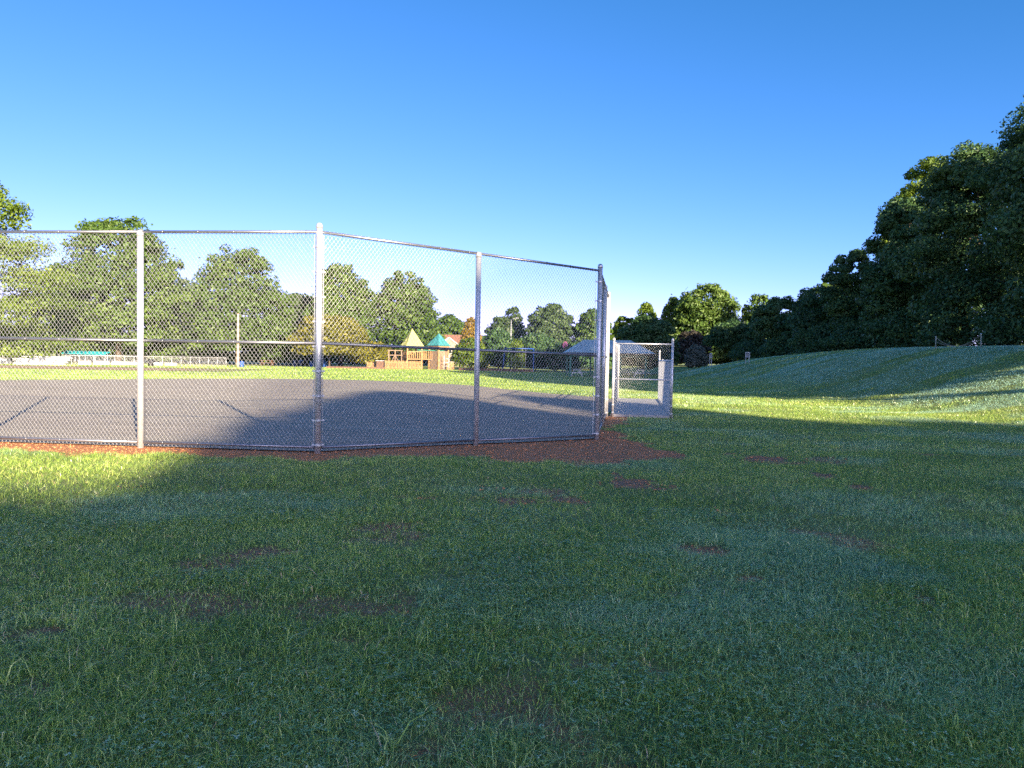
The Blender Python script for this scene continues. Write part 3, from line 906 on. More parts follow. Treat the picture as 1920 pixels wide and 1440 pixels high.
allV = []; allF = {3: [], 4: []}; tq = {3: [], 4: []}; dq = {3: [], 4: []}; nv = 0
r_ = np.random.default_rng(5)
for (y0, y1, dens, w, h, seg) in [(.9, 3.6, 6800, .0036, .042, 2), (3.6, 7, 4300, .0046, .042, 2), (7, 14, 1700, .0075, .045, 1), (14, 26, 700, .011, .05, 1), (26, 48, 260, .02, .06, 1), (48, 92, 80, .036, .08, 1), ('tuft', 0, 0, .005, .085, 2)]:
    if y0 == 'tuft':
        cx, cy = scatter(1.2, 9, 2.4, r_)
        X = np.repeat(cx, 26) + r_.normal(0, .022, len(cx) * 26); Y = np.repeat(cy, 26) + r_.normal(0, .022, len(cx) * 26); y0 = 1.2
    else:
        X, Y = scatter(y0, y1, dens, r_)
    keep = outside_field(X, Y) & (X < 26.5) & ((X > -24) | (Y < 59) | (Y > 74))
    X, Y = X[keep], Y[keep]
    dmv = dirt_mask(X, Y) if y0 < 26 else np.zeros(len(X))
    lush = fbm(X * 1.1, Y * 1.1, 51)
    keep = (r_.random(len(X)) > dmv * 1.25 - .12) & (r_.random(len(X)) < .35 + 1.15 * lush)
    X, Y, lush, dmv = X[keep], Y[keep], lush[keep], dmv[keep]
    tall = (r_.random(len(X)) < .018)
    hh = h * (.55 + .9 * lush) * np.where(tall, 1.6, 1) * (1 - .5 * dmv)
    Vv, Fl = blades(X, Y, w * np.where(tall, 1.3, 1), hh, seg, r_, 1.6)
    n = len(X)
    pal = fbm(X * .7, Y * .7, 61)
    stk = fbm(X * .16 + Y * .05, Y * .75 - X * .1, 63)
    pal = np.where(Y > 12, .35 * pal + .95 * (stk - .18), pal)
    tint = np.clip(.12 + .42 * pal + r_.normal(.08, .2, n) + np.where(r_.random(n) < .04 + .25 * dmv, .4, 0), 0, 1)
    dew = sm((fbm(X * .11 + Y * .04, Y * .5 - X * .06, 65) - .4) / .16) * sm((X - 14.5) / 4) * 1.3 + .5 * sm((fbm(X * .5, Y * .8, 66) - .5) / .2)
    dew = np.clip(np.where(X > 11, 1.1, .7) * dew * sm((Y - 1) / 4) * r_.uniform(.15, 1.3, n), 0, .9)
    dew = np.where((X < 1) & (Y > 30), dew * .3, dew)
    allV.append(Vv)
    for f in Fl:
        allF[f.shape[1]].append(f + nv); tq[f.shape[1]].append(tint); dq[f.shape[1]].append(dew)
    nv += len(Vv)
me = fast_mesh('grass', np.concatenate(allV), [np.concatenate(allF[4]), np.concatenate(allF[3])], np.concatenate(tq[4] + tq[3]))
a = me.attributes.new('dew', 'FLOAT', 'FACE'); a.data.foreach_set('value', np.concatenate(dq[4] + dq[3]).astype(np.float32))
tag(link('grass', me, M['blade']), 'short dewy lawn grass covering the foreground and the bank', 'grass', kind='stuff')

# crumbs of soil on the bare patches
X, Y = scatter(1.5, 17, 150, r_)
keep = outside_field(X, Y) & (r_.random(len(X)) < dirt_mask(X, Y) * .9)
X, Y = X[keep], Y[keep]; n = len(X); Z = terrain(X, Y)
octv = np.array([(1, 0, 0), (0, 1, 0), (-1, 0, 0), (0, -1, 0), (0, 0, 1), (0, 0, -1)], float)
rad = r_.uniform(.005, .016, n) * np.where(r_.random(n) < .06, 1.9, 1) * (.45 + .55 * sm((Y - 3) / 6))
Vv = np.stack([X, Y, Z + rad * .3], -1)[:, None, :] + octv[None] * rad[:, None, None] * r_.uniform(.6, 1.3, (n, 6, 1)) * np.array([1, 1, .7])
tri = np.array([(0, 1, 4), (1, 2, 4), (2, 3, 4), (3, 0, 4), (1, 0, 5), (2, 1, 5), (3, 2, 5), (0, 3, 5)])
tag(link('soil_crumbs', fast_mesh('soil_crumbs', Vv.reshape(-1, 3), (np.arange(n)[:, None, None] * 6 + tri[None]).reshape(-1, 3)), M['soil'], smooth=True), 'crumbs of red soil on the bare patches by the fence', 'soil', kind='stuff')

# clover between the blades
X, Y = scatter(.9, 8.0, 1300, r_)
cl = fbm(X * .95, Y * .95, 71)
keep = outside_field(X, Y) & (cl + r_.normal(0, .07, len(X)) > .54) & (dirt_mask(X, Y) < .35)
X, Y = X[keep], Y[keep]; n = len(X); Z = terrain(X, Y) + r_.uniform(.018, .05, n)
a0 = r_.uniform(0, 6.28, n); sz = r_.uniform(.004, .0075, n) * (1 + .03 * Y)
Vs = []; 
for k in range(3):
    a = a0 + k * 2.094; ca, sa = np.cos(a), np.sin(a); tz = r_.uniform(-.4, .5, n)
    def pp(u_, v_):
        return np.stack([X + sz * (ca * u_ - sa * v_), Y + sz * (sa * u_ + ca * v_), Z + sz * tz * u_], -1)
    Vs.append(np.stack([pp(0, 0), pp(1.0, -.65), pp(1.75, 0), pp(1.0, .65)], 1))
Vv = np.concatenate(Vs).reshape(-1, 3)
me = fast_mesh('clover', Vv, np.arange(len(Vv)).reshape(-1, 4), np.clip(np.tile(r_.normal(.55, .25, n), 3), 0, 1))
tag(link('clover', me, M['clover']), 'pale dewy clover leaves scattered through the near grass', 'clover', kind='stuff')

# ------------------------------------------------------------------ pavilion
D = 70.0
pc = at(1146, 705, D); zp = zt((pc.x, D)); po = (pc.x, D, zp)
pv = empty('picnic_pavilion', po, 'open picnic pavilion with teal hip roof and green posts in the shade', 'pavilion')
el = at(1062, 661, D); er = at(1229, 661, D); rl = at(1097, 640, D + 2.6); rr = at(1184, 640, D + 2.6)
ez = 2.42 + zp; dy = 2.7; rz_ = 3.75 + zp
x0, x1 = el.x, er.x; y0, y1 = D, D + 2 * dy
r0, r1 = (x0 + 2.0, D + dy, rz_), (x1 - 2.0, D + dy, rz_)
m = MB(po)
for q in ([(x0, y0, ez), (x1, y0, ez), r1, r0], [(x1, y1, ez), (x0, y1, ez), r0, r1], [(x1, y0, ez), (x1, y1, ez), r1], [(x0, y1, ez), (x0, y0, ez), r0]):
    m.poly(q, .06)
for k in range(1, 22):
    t = k / 22; xx = x0 + (x1 - x0) * t
    xt = min(max(xx, r0[0]), r1[0]); f = 1.0 if r0[0] <= xx <= r1[0] else ((xx - x0) / 2.0 if xx < r0[0] else (x1 - xx) / 2.0)
    m.bar((xx, y0, ez + .02), (xx, y0 + dy * f, ez + (rz_ - ez) * f + .02), .04, .05)
m.build('roof', M['teal_roof'], pv)
m = MB(po)
for (a, b_) in (((x0, y0), (x1, y0)), ((x1, y0), (x1, y1)), ((x1, y1), (x0, y1)), ((x0, y1), (x0, y0))):
    m.bar((a[0], a[1], ez - .1), (b_[0], b_[1], ez - .1), .06, .16)
m.build('fascia', M['dark'], pv)
for yy in (y0 + .5, y1 - .5):
    m = MB(po); m.bar((x0 + .35, yy, ez - .3), (x1 - .75, yy, ez - .3), .14, .2); m.build('beam', M['green_paint'], pv)
    for k in range(4):
        xx = x0 + .45 + (x1 - x0 - 1.3) * k / 3
        m = MB(po); m.box((xx, yy, zp + (ez - .4 - zp) / 2), (.16, .16, ez - .4 - zp)); m.box((xx, yy, zp + .06), (.3, .3, .12))
        m.build('post', M['green_paint'], pv)


def picnic_table(loc, rz, mat, frame, label, group):
    root = empty('picnic_table', loc, label, 'table', group); root.rotation_euler.z = rz
    m = MB()
    for k in range(5): m.box((0, -.3 + .15 * k, .74), (1.8, .13, .04))
    m.build('table_top', mat, root)
    for s in (-1, 1):
        m = MB()
        for k in range(2): m.box((0, s * (.62 + .15 * k), .44), (1.8, .13, .04))
        m.build('bench', mat, root)
    for s in (-1, 1):
        m = MB()
        m.bar((s * .65, -.6, .02), (s * .65, -.2, .72), .06, .05); m.bar((s * .65, .6, .02), (s * .65, .2, .72), .06, .05)
        m.bar((s * .65, -.78, .395), (s * .65, .78, .395), .05, .05); m.bar((s * .65, -.35, .695), (s * .65, .35, .695), .05, .045)
        m.build('leg', frame, root)
    return root


for px_, dd, rz, lb in ((1082, D + 1.6, R(80), 'white metal picnic table under the left half of the pavilion'),
                        (1200, D + 1.4, R(84), 'white metal picnic table under the right half of the pavilion'), (1165, D + 3.4, R(5), 'white metal picnic table deep under the middle of the pavilion')):
    p = at(px_, 700, dd); picnic_table((p.x, dd, zt((p.x, dd))), rz, M['white'], M['alu'], lb, 'picnic tables in the pavilion')

# ------------------------------------------------------------------ playground
D = 90.0
k_ = D / F


def gpt(px_, dd=D):
    p = at(px_, 690, dd); return (p.x, dd, zt((p.x, dd)))


def tower(px_, rz, half, eave, peak, floor, roofmat, wallmat, label, solid):
    o = gpt(px_); root = empty('play_tower', o, label, 'play tower', 'playground towers'); root.rotation_euler.z = rz
    m = MB()
    e = half + .22
    cs = [(-e, -e, eave), (e, -e, eave), (e, e, eave), (-e, e, eave)]
    for i in range(4):
        m.poly([cs[i], cs[(i + 1) % 4], (0, 0, peak)], .06)
    for i in range(4):
        for j in range(1, 6):
            t = j / 6; a = Vector(cs[i]).lerp(Vector(cs[(i + 1) % 4]), t); f = 1 - abs(2 * t - 1); bq = a.lerp(Vector((0, 0, peak)), f * .55)
            if f > .1: m.bar(a + Vector((0, 0, .02)), bq + Vector((0, 0, .03)), .03, .03)
    m.build('roof', roofmat, root)
    for sx in (-1, 1):
        for sy in (-1, 1):
            m = MB(); m.box((sx * half, sy * half, (eave + .1) / 2), (.16, .16, eave + .1)); m.build('post', M['wood'], root)
    m = MB(); m.box((0, 0, floor), (2 * half, 2 * half, .12)); m.build('platform', M['wood'], root)
    m = MB()
    lo, hi = (0.05, floor + 1.0) if solid else (floor + .1, floor + .95)
    for s in range(4):
        mt = Matrix.Rotation(s * math.pi / 2, 3, 'Z')
        nk = 9 if solid else 6
        for j in range(nk):
            xx = -half + .12 + (2 * half - .24) * (j + .5) / nk
            c = mt @ Vector((xx, -half, (lo + hi) / 2)); m.box(c, ((2 * half - .24) / nk * (.94 if solid else .3), .04, hi - lo), s * math.pi / 2)
        c = mt @ Vector((0, -half - .03, hi)); m.box(c, (2 * half, .05, .1), s * math.pi / 2)
    m.build('wall' if solid else 'railing', wallmat, root)
    m = MB()
    for s in range(4):
        mt = Matrix.Rotation(s * math.pi / 2, 3, 'Z'); c = mt @ Vector((0, -half, eave - .12)); m.box(c, (2 * half - .17, .06, .24), s * math.pi / 2)
    m.build('eave_board', M['wood'], root)
    return root


tower(772, R(-62), .95, 2.95, 5.15, 1.3, M['yellow'], M['wood'], 'wooden play tower with a steep yellow pyramid roof', False)
tower(822, R(-40), .85, 3.05, 4.6, 1.3, M['teal_boards'], M['wood_tan'], 'plank-walled play tower with a teal pyramid roof', True)
# bridge between the towers
a = gpt(786); b_ = gpt(812)
br = empty('play_bridge', a, 'wooden play bridge with green handrail joining the two towers', 'play bridge')
m = MB(a); m.bar((a[0], D, a[2] + 1.3), (b_[0], D, b_[2] + 1.3), 1.0, .1); m.build('deck', M['wood'], br)
for s in (-.5, .5):
    m = MB(a); m.bar((a[0] - .2, D + s, a[2] + 2.45), (b_[0] + 1.4, D + s, b_[2] + 2.4), .09, .1); m.build('handrail', M['green_paint'], br)
    m = MB(a)
    for k in range(8):
        xx = a[0] + (b_[0] - a[0]) * (k + .5) / 8; m.box((xx, D + s, a[2] + 1.87), (.06, .05, 1.05))
    m.build('baluster_row', M['wood'], br)


def picket(px0, px1, dd, h, label, mat='wood'):
    a = gpt(px0, dd); b_ = gpt(px1, dd); root = empty('picket_fence', a, label, 'fence', 'wooden playground fences')
    m = MB(a); n = int((b_[0] - a[0]) / .17)
    r2 = random.Random(px0)
    for k in range(n):
        xx = a[0] + (k + .5) * .17; hh = h * (1 + r2.uniform(-.03, .03)); m.box((xx, dd, a[2] + hh / 2), (.105, .03, hh))
        m.add([(xx - .0525, dd - .015, a[2] + hh), (xx + .0525, dd - .015, a[2] + hh), (xx + .0525, dd + .015, a[2] + hh), (xx - .0525, dd + .015, a[2] + hh), (xx, dd - .015, a[2] + hh + .09), (xx, dd + .015, a[2] + hh + .09)],
              [(0, 1, 4), (2, 3, 5), (1, 2, 5, 4), (3, 0, 4, 5)])
    m.build('pickets', M[mat], root)
    for z in (.25, h - .2):
        m = MB(a); m.bar((a[0], dd + .05, a[2] + z), (b_[0], dd + .05, b_[2] + z), .05, .09); m.build('rail', M[mat], root)
    for k in range(0, n + 1, 10):
        m = MB(a); m.box((a[0] + k * .17, dd + .12, a[2] + h / 2), (.11, .11, h + .1)); m.build('post', M['wood_tan'], root)
    return root


picket(722, 793, 88.2, 1.02, 'tan wooden picket fence in front of the yellow-roofed tower')
picket(688, 721, 89, .8, 'lower wooden picket fence left of the brown kiosk', 'wood')
picket(838, 852, 89, .9, 'short wooden picket fence right of the teal-roofed tower', 'wood')
o = gpt(713, 88.4); kb = empty('kiosk_box', o, 'small brown wooden box with pale lid by the picket fence', 'box')
m = MB(o); m.box((o[0], o[1], o[2] + .5), (.85, .6, 1.0)); 
for k in range(5): m.box((o[0] - .34 + .17 * k, o[1] - .315, o[2] + .5), (.15, .025, .96))
m.build('body', M['wood_brown'], kb)
m = MB(o); m.box((o[0], o[1], o[2] + 1.03), (1.05, .8, .06)); m.build('lid', M['white'], kb)
# open timber frame (climber) left of the yellow tower
o = gpt(746, 89.5); cf = empty('climbing_frame', o, 'pale timber climbing frame left of the yellow-roofed tower', 'climbing frame')
for xx in (-1.15, -.35, .45):
    m = MB(o); m.box((o[0] + xx, o[1], o[2] + 1.2), (.12, .12, 2.4)); m.build('post', M['wood_tan'], cf)
for z in (1.75, 2.35):
    m = MB(o); m.bar((o[0] - 1.3, o[1] - .08, o[2] + z), (o[0] + .6, o[1] - .08, o[2] + z), .05, .1); m.build('crossbar', M['wood_tan'], cf)
m = MB(o); m.bar((o[0] - 1.1, o[1] - .1, o[2] + .3), (o[0] - .4, o[1] - .1, o[2] + 1.7), .05, .08); m.bar((o[0] + .4, o[1] - .1, o[2] + .3), (o[0] - .3, o[1] - .1, o[2] + 1.7), .05, .08)
m.build('brace', M['wood_tan'], cf)
# white hand-rail gate by the teal tower
o = gpt(837, 88.3); gt = empty('ladder_rail', o, 'white painted ladder rail right of the teal-roofed tower', 'ladder')
for s in (-.3, .3):
    m = MB(o); m.tube((o[0] + s, o[1], o[2]), (o[0] + s, o[1], o[2] + 1.9), .045, n=10); m.build('upright', M['white'], gt, smooth=True)
for z in (.5, .95, 1.4):
    m = MB(o); m.tube((o[0] - .3, o[1], o[2] + z), (o[0] + .3, o[1], o[2] + z), .035, n=8); m.build('rung', M['white'], gt, smooth=True)

# timber edging of the play area
a = gpt(612, 86.5); b_ = gpt(722, 86.5)
m = MB(a); 
for k in range(4):
    t0, t1 = k / 4, (k + 1) / 4
    m.box((a[0] + (b_[0] - a[0]) * (t0 + t1) / 2, 86.5, a[2] + .12), ((b_[0] - a[0]) / 4 - .03, .2, .26))
tag(m.build('timber_edging', M['wood_brown'], None, a), 'dark timber edging along the left of the playground', 'edging')
a = gpt(860, 86.5); b_ = gpt(1000, 86.5)
m = MB(a)
for k in range(5):
    m.box((a[0] + (b_[0] - a[0]) * (k + .5) / 5, 86.5, a[2] + .15), ((b_[0] - a[0]) / 5 - .03, .2, .32))
tag(m.build('timber_edging', M['wood_brown'], None, a), 'dark timber edging under the bushes right of the playground', 'edging')

# blue swing frame in the shade
o = gpt(952, 89); sw = empty('swing_frame', o, 'blue metal swing frame in the shade right of the line post', 'swing')
for xx in (-.4, 3.2):
    for s in (-1, 1):
        m = MB(o); m.tube((o[0] + xx - .25 * (xx < 0), o[1] + s * .9, o[2]), (o[0] + xx, o[1], o[2] + 2.9), .06, n=10); m.build('leg', M['blue'], sw, smooth=True)
m = MB(o); m.tube((o[0] - .45, o[1], o[2] + 2.9), (o[0] + 3.25, o[1], o[2] + 2.9), .06, n=10); m.build('top_bar', M['blue'], sw, smooth=True)
for xx in (.7, 2.0):
    m = MB(o)
    for s in (-.22, .22): m.tube((o[0] + xx + s, o[1], o[2] + 2.9), (o[0] + xx + s, o[1], o[2] + .5), .012, n=6)
    ch = m.build('chain', M['alu'], sw)
    m = MB(o); m.box((o[0] + xx, o[1], o[2] + .49), (.5, .2, .04)); m.build('seat', M['dark'], sw)

# street lamp
o = gpt(957, 100); tp = at(957, 600, 100)
lp = empty('street_lamp', o, 'slim pale street lamp with a short arm in front of the distant trees', 'street lamp')
m = MB(o); m.tube(o, (o[0], o[1], tp.z), .1, .05, 12); m.build('pole', M['alu'], lp, smooth=True)
m = MB(o); m.path([(o[0], o[1], tp.z - .05), (o[0] + .25, o[1], tp.z + .2), (o[0] + .7, o[1], tp.z + .3)], [.05, .045, .04], 8); m.build('arm', M['rail'], lp, smooth=True)
m = MB(o); m.box((o[0] + .85, o[1], tp.z + .29), (.4, .2, .09)); m.box((o[0] + .85, o[1], tp.z + .24), (.28, .15, .02)); m.build('lamp_head', M['rail'], lp)

# house behind the playground
D = 126.0
o = gpt(848, D); hs = empty('house', o, 'house with a brown shingled gable roof behind the teal play tower', 'house')
za = o[2]; w2 = 2.6; L2 = 3.6
gz = at(848, 645, D).z; rzz = at(848, 628, D).z
x = o[0]
m = MB(o)
m.add([(x - L2, D, za), (x + L2 + 3, D, za), (x + L2 + 3, D + 6, za), (x - L2, D + 6, za), (x - L2, D, gz), (x + L2 + 3, D, gz), (x + L2 + 3, D + 6, gz), (x - L2, D + 6, gz), (x - L2, D + 3, rzz - .1), (x + L2 + 3, D + 3, rzz - .1)],
      [(0, 1, 5, 4), (2, 3, 7, 6), (0, 4, 8, 7, 3), (1, 2, 6, 9, 5), (4, 5, 9, 8), (6, 7, 8, 9)])
m.build('wall', M['siding'], hs)
m = MB(o)
m.poly([(x - L2 - .3, D - .4, gz - .15), (x + L2 + 3.3, D - .4, gz - .15), (x + L2 + 3.3, D + 3, rzz + .12), (x - L2 - .3, D + 3, rzz + .12)], .12)
m.poly([(x + L2 + 3.3, D + 6.4, gz - .15), (x - L2 - .3, D + 6.4, gz - .15), (x - L2 - .3, D + 3, rzz + .12), (x + L2 + 3.3, D + 3, rzz + .12)], .12)
m.build('roof', M['shingle'], hs)
# front gable wing
m = MB(o); xg = x - .4
m.add([(xg - 1.7, D - 2.5, za), (xg + 1.7, D - 2.5, za), (xg + 1.7, D, za), (xg - 1.7, D, za), (xg - 1.7, D - 2.5, gz - .3), (xg + 1.7, D - 2.5, gz - .3), (xg + 1.7, D, gz - .3), (xg - 1.7, D, gz - .3), (xg, D - 2.5, gz + 1.0), (xg, D, gz + 1.0)],
      [(0, 1, 5, 8, 4), (0, 4, 7, 3), (1, 2, 6, 5), (4, 8, 9, 7), (5, 6, 9, 8)])
m.build('gable_wing', M['siding'], hs)
m = MB(o)
for s in (-1, 1):
    m.bar((xg + s * 1.95, D - 2.6, gz - .42), (xg, D - 2.6, gz + 1.08), .1, .18)
m.build('gable_trim', M['white'], hs)
m = MB(o); m.box((xg, D - 2.52, gz - 1.2), (1.0, .06, 1.1)); wn = m.build('window', M['white'], hs)
m = MB(o); m.box((xg, D - 2.56, gz - 1.2), (.84, .04, .94)); m.build('pane', M['glass'], wn)

# ------------------------------------------------------------------ left outfield
D = 74.0
a = gpt(-140, D); b_ = gpt(424, 84)
of = empty('outfield_fence', a, 'low chain-link outfield fence with thin posts along the far left', 'fence')
n = 30; Hf = 1.1
for k in range(n + 1):
    t = k / n; p = (a[0] + (b_[0] - a[0]) * t, a[1] + (b_[1] - a[1]) * t)
    m = MB(a); m.tube((p[0], p[1], a[2] - .1), (p[0], p[1], a[2] + Hf), .03, n=8); m.build('post', M['galv'], of, smooth=True)
m = MB(a); m.tube((a[0], a[1], a[2] + Hf), (b_[0], b_[1], b_[2] + Hf), .028, n=8); m.build('top_rail', M['galv'], of, smooth=True)
A, B = wire_segments((a[0], a[1]), (b_[0], b_[1]), a[2], b_[2], (.04, Hf), .004, dx=.14, dz=.18, barbs=False, off=.05)
Vv, Fq = prisms(A, B, .005)
link('wire_mesh', fast_mesh('wire_mesh', Vv - np.array(a), Fq), M['wire'], of)


def oline(px_):
    """point in front of the outfield fence at picture column px"""
    d = ray(px_, 680); d2 = np.array([d.x, d.y]); e = np.array([b_[0] - a[0], b_[1] - a[1]])
    M2 = np.array([[d2[0], -e[0]], [d2[1], -e[1]]]); s = np.linalg.solve(M2, np.array([a[0], a[1]]))
    return d2 * s[0]


for (q0, q1, h0, h1, lb) in ((-60, -4, .1, .72, 'white banner board at the far left end of the outfield fence'), (1, 21, .1, .72, 'white banner board left of the small gap on the outfield fence'), (28, 51, .1, .74, 'white banner board touching the left end of the bleachers'),
                             (148, 172, .1, .5, 'white banner board right of the bleachers'), (176, 206, .12, .5, 'long white banner board in the middle of the outfield fence'), (210, 262, .12, .45, 'low white banner board left of the lit fence post'),
                             (286, 306, .12, .4, 'small white banner board just right of the lit fence post'), (310, 332, .12, .4, 'last white banner board toward the tan pole')):
    p0 = oline(q0) + np.array([0, -.1]); p1 = oline(q1) + np.array([0, -.1])
    m = MB((p0[0], p0[1], 0)); m.bar((p0[0], p0[1], (h0 + h1) / 2), (p1[0], p1[1], (h0 + h1) / 2), .02, h1 - h0)
    for t in (0.02, .5, .98):
        q = p0 + (p1 - p0) * t; m.box((q[0], q[1] - .02, (h0 + h1) / 2), (.05, .03, h1 - h0 + .06))
    tag(m.build('banner_board', M['white'], None, (p0[0], p0[1], 0)), lb, 'banner', 'white boards on the outfield fence')

p0 = oline(52) + np.array([0, -2.2]); p1 = oline(143) + np.array([0, -2.2])
bo = (p0[0], p0[1], 0); bl = empty('bleachers', bo, 'low silver bleachers in front of the outfield fence, far left', 'bleachers')
for k in range(4):
    m = MB(bo); z = .18 + .24 * k; yy = k * .42
    m.bar((p0[0], p0[1] + yy, z), (p1[0], p1[1] + yy, z), .26, .05); m.build('seat', M['alu'], bl)
    m = MB(bo); m.bar((p0[0], p0[1] + yy + .24, z - .1), (p1[0], p1[1] + yy + .24, z - .1), .03, .12); m.build('riser', M['alu'], bl)
for t in (.02, .26, .5, .74, .98):
    q = p0 + (p1 - p0) * t; m = MB(bo)
    m.bar((q[0], q[1] - .1, .04), (q[0], q[1] + 1.6, .04), .05, .05); m.bar((q[0], q[1] - .1, .08), (q[0], q[1] + 1.5, .86), .05, .05); m.bar((q[0], q[1] + 1.5, .04), (q[0], q[1] + 1.5, .86), .05, .05)
    m.build('support_frame', M['alu'], bl)
# teal canopy
p0 = oline(78) + np.array([0, 4.]); p1 = oline(165) + np.array([0, 4.])
co = (p0[0], p0[1], 0); cn = empty('canopy', co, 'long low teal canopy on posts behind the bleachers', 'canopy')
m = MB(co)
m.poly([(p0[0], p0[1] - .7, 1.3), (p1[0], p1[1] - .7, 1.22), (p1[0], p1[1] + .5, 1.55), (p0[0], p0[1] + .5, 1.62)], .05); m.build('cover', M['teal'], cn)
for t in (.02, .33, .66, .98):
    q = p0 + (p1 - p0) * t; m = MB(co); m.tube((q[0], q[1], 0), (q[0], q[1], 1.4), .04, n=8); m.build('post', M['alu'], cn, smooth=True)
# pole
o = gpt(446, 83); tp = at(446, 588, 83)
m = MB(o); m.lathe(o, [(.16, -.2), (.15, 1), (.13, (tp.z - o[2]) * .6), (.11, tp.z - o[2] - .03), (.08, tp.z - o[2])], 12)
for z in (1.2, 2.6): m.lathe((o[0], o[1], o[2] + z), [(.152, 0), (.158, .01), (.158, .06), (.15, .07)], 12)
tag(m.build('wooden_pole', M['pole_wood'], None, o, smooth=True), 'tall bare tan wooden pole in front of the rounded tree', 'pole')


def barrel(px_, dd, mat, lid, label, h=.9):
    o = gpt(px_, dd); root = empty('trash_barrel', o, label, 'trash barrel', 'barrels across the field')
    m = MB(o); m.lathe(o, [(.25, 0), (.28, .03), (.285, h * .3), (.3, h * .33), (.285, h * .36), (.29, h * .64), (.305, h * .67), (.29, h * .7), (.29, h - .03), (.27, h)], 16); m.build('barrel', mat, root, smooth=True)
    m = MB(o); m.lathe((o[0], o[1], o[2] + h), [(.3, -.03), (.31, .0), (.3, .05), (.18, .12), (.03, .14)], 16); m.build('lid', lid, root, smooth=True)
    return root


barrel(453, 84, M['blue'], M['blue'], 'blue trash barrel at the foot of the tan pole', .6)
barrel(553, 95, M['navy'], M['dark'], 'left dark navy barrel of the pair beyond the field', .85)
barrel(564, 95, M['navy'], M['blue'], 'right navy barrel with bright blue lid of the pair', .8)
barrel(584, 95, M['blue'], M['blue'], 'bright blue barrel just left of the corner post', .65)
barrel(609, 94, M['blue'], M['blue'], 'bright blue barrel just right of the corner post', .75)
barrel(283, 79, M['dark'], M['dark'], 'black barrel beside the lit fence post', .7)
o = gpt(501, 95); picnic_table(o, R(4), M['wood_brown'], M['wood_brown'], 'brown wooden picnic table on the grass beyond the infield', None)
o = gpt(493, 104); 
# pink flag panel by the pavilion
o = gpt(1059, 93); pk = empty('pink_sign', o, 'pink oval sign on a pole beside the pavilion', 'sign')
m = MB(o); m.tube(o, (o[0], o[1], o[2] + 3.0), .05, n=8); m.build('pole', M['alu'], pk, smooth=True)
m = MB(o); tp = at(1059, 648, 93)
ring = [(o[0] + .33 * math.cos(i * math.pi / 8), o[1] - .06, tp.z + .55 * math.sin(i * math.pi / 8)) for i in range(16)]
m.poly(ring, -.05); m.build('panel', M['pink'], pk)

# ------------------------------------------------------------------ on the bank
def sign(px_, py0, py1, wpx, dd, label):
    tp = at(px_, py0, dd); g = zt((tp.x, dd)); o = (tp.x, dd, g)
    root = empty('white_sign', o, label, 'sign', 'small white signs on the bank'); w = wpx * dd / F; bt = at(px_, py1, dd).z
    m = MB(o); m.box((o[0], o[1], (tp.z + bt) / 2), (w, .03, tp.z - bt)); m.build('panel', M['white'], root)
    m = MB(o)
    for s in (-.35, .35): m.box((o[0] + s * w, o[1] + .04, (tp.z + g) / 2), (.05, .05, tp.z - g))
    m.build('leg', M['alu'], root)
    m = MB(o)
    for k in range(3): m.box((o[0], o[1] - .018, bt + (tp.z - bt) * (.3 + .22 * k)), (w * .7, .006, .05))
    m.build('stripes', M['dark'], root)


sign(1402, 660, 670, 9, 62, 'small white sign board on the crest of the bank')
sign(1333, 662, 671, 5, 74, 'tiny white sign by the silvery weeping bush')
dd = 47.0
pts = []
for px_, y0, dd, lb in ((1755, 632, 40.5, 'left thin grey pole on the crest of the bank'), (1840, 626, 37.5, 'right thin grey pole on the crest, near the picture edge')):
    tp = at(px_, y0, dd); g = zt((tp.x, dd)); o = (tp.x, dd, g); pts.append(tp)
    m = MB(o); m.lathe(o, [(.035, -.1), (.035, tp.z - g - .03), (.042, tp.z - g - .02), (.042, tp.z - g + .02), (.01, tp.z - g + .03)], 10)
    tag(m.build('thin_pole', M['galv'], None, o, smooth=True), lb, 'pole', 'poles on the bank')
for k, (fz, sag, lb) in enumerate(((.97, .55, 'upper sagging rope between the two thin poles'), (.6, .3, 'lower sagging rope between the two thin poles'))):
    q0 = pts[0].copy(); q1 = pts[1].copy()
    g0 = zt((q0.x, q0.y)); g1 = zt((q1.x, q1.y)); q0.z = g0 + (q0.z - g0) * fz; q1.z = g1 + (q1.z - g1) * fz
    m = MB(q0); P = []
    for i in range(13):
        t = i / 12; p = q0.lerp(q1, t); p.z -= sag * 4 * t * (1 - t); P.append(p)
    m.path(P, [.014] * 13, 6); tag(m.build('rope', M['rope'], None, q0), lb, 'rope', 'ropes between the thin poles')

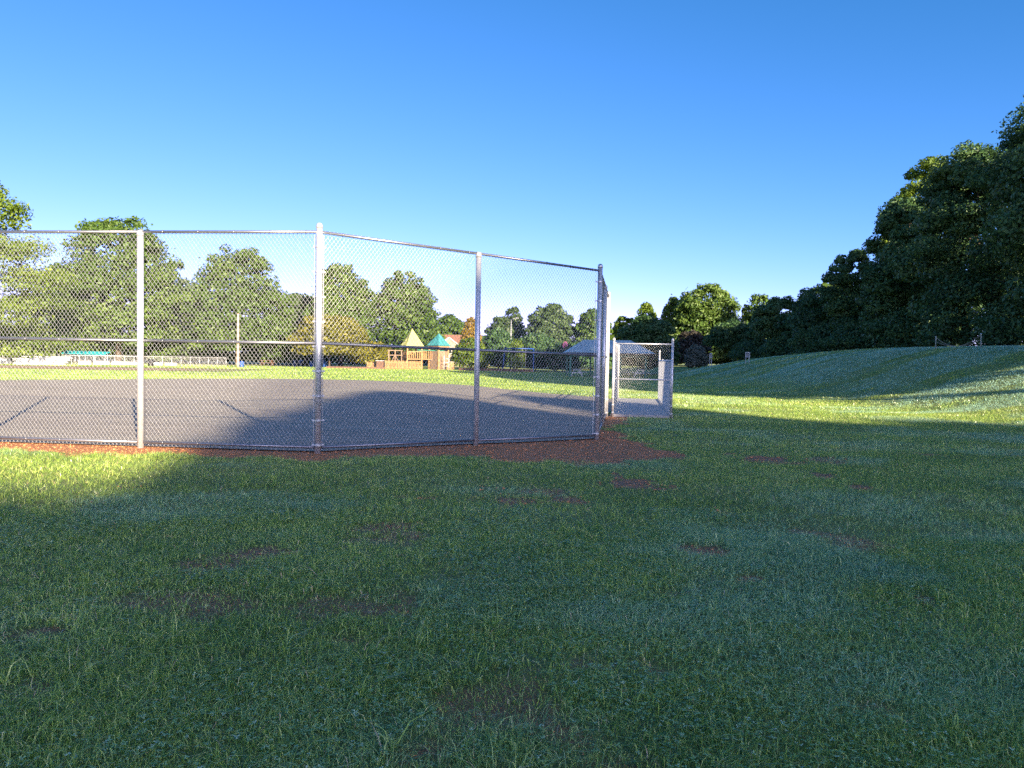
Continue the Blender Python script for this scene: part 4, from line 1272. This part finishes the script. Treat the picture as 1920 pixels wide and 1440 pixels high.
# ------------------------------------------------------------------ light
w = bpy.data.worlds.new('World'); SC.world = w; w.use_nodes = True
nt = w.node_tree; bg = nt.nodes['Background']
sky = nt.nodes.new('ShaderNodeTexSky'); sky.sky_type = 'NISHITA'; sky.sun_disc = False
sky.sun_elevation = R(sun_el); sky.sun_rotation = R(151.4)
sky.altitude = 3000; sky.air_density = .7; sky.dust_density = 9; sky.ozone_density = 5.5
sep = nt.nodes.new('ShaderNodeSeparateColor'); cmb = nt.nodes.new('ShaderNodeCombineColor')
nt.links.new(sky.outputs[0], sep.inputs[0])
KS = .086 * 2 ** 2.1                      # a steeper red response: deeper blue overhead, paler towards the horizon


def mth(op, a, b):
    n = nt.nodes.new('ShaderNodeMath'); n.operation = op
    for k, v in enumerate((a, b)):
        if isinstance(v, (int, float)): n.inputs[k].default_value = v
        else: nt.links.new(v, n.inputs[k])
    return n.outputs[0]


red = mth('MULTIPLY', mth('POWER', mth('MULTIPLY', sep.outputs[0], KS), 1.8), 3.4 / KS)
red = mth('MINIMUM', red, mth('MULTIPLY', sep.outputs[1], 1.02))
nt.links.new(red, cmb.inputs[0]); nt.links.new(sep.outputs[1], cmb.inputs[1]); nt.links.new(sep.outputs[2], cmb.inputs[2])
nt.links.new(cmb.outputs[0], bg.inputs[0]); bg.inputs[1].default_value = .086
sl = bpy.data.lights.new('sun', 'SUN'); so = bpy.data.objects.new('sun', sl); C.objects.link(so)
sl.energy = 4.0; sl.angle = R(.5); sl.color = (1, .83, .6)
ce, se = math.cos(R(sun_el)), math.sin(R(sun_el))
so.rotation_euler = Vector((sd[0] * ce, sd[1] * ce, -se)).to_track_quat('-Z', 'Y').to_euler()
so.location = (12, -22, 12)

SC.view_settings.view_transform = 'Standard'; SC.view_settings.look = 'None'
SC.view_settings.exposure = 2.1; SC.view_settings.gamma = 1.0
SC.render.engine = 'CYCLES'
SC.cycles.max_bounces = 8; SC.cycles.diffuse_bounces = 5; SC.cycles.glossy_bounces = 2; SC.cycles.transmission_bounces = 3
SC.cycles.sample_clamp_indirect = 3.0
SC.cycles.use_denoising = False
SC.cycles.use_adaptive_sampling = False
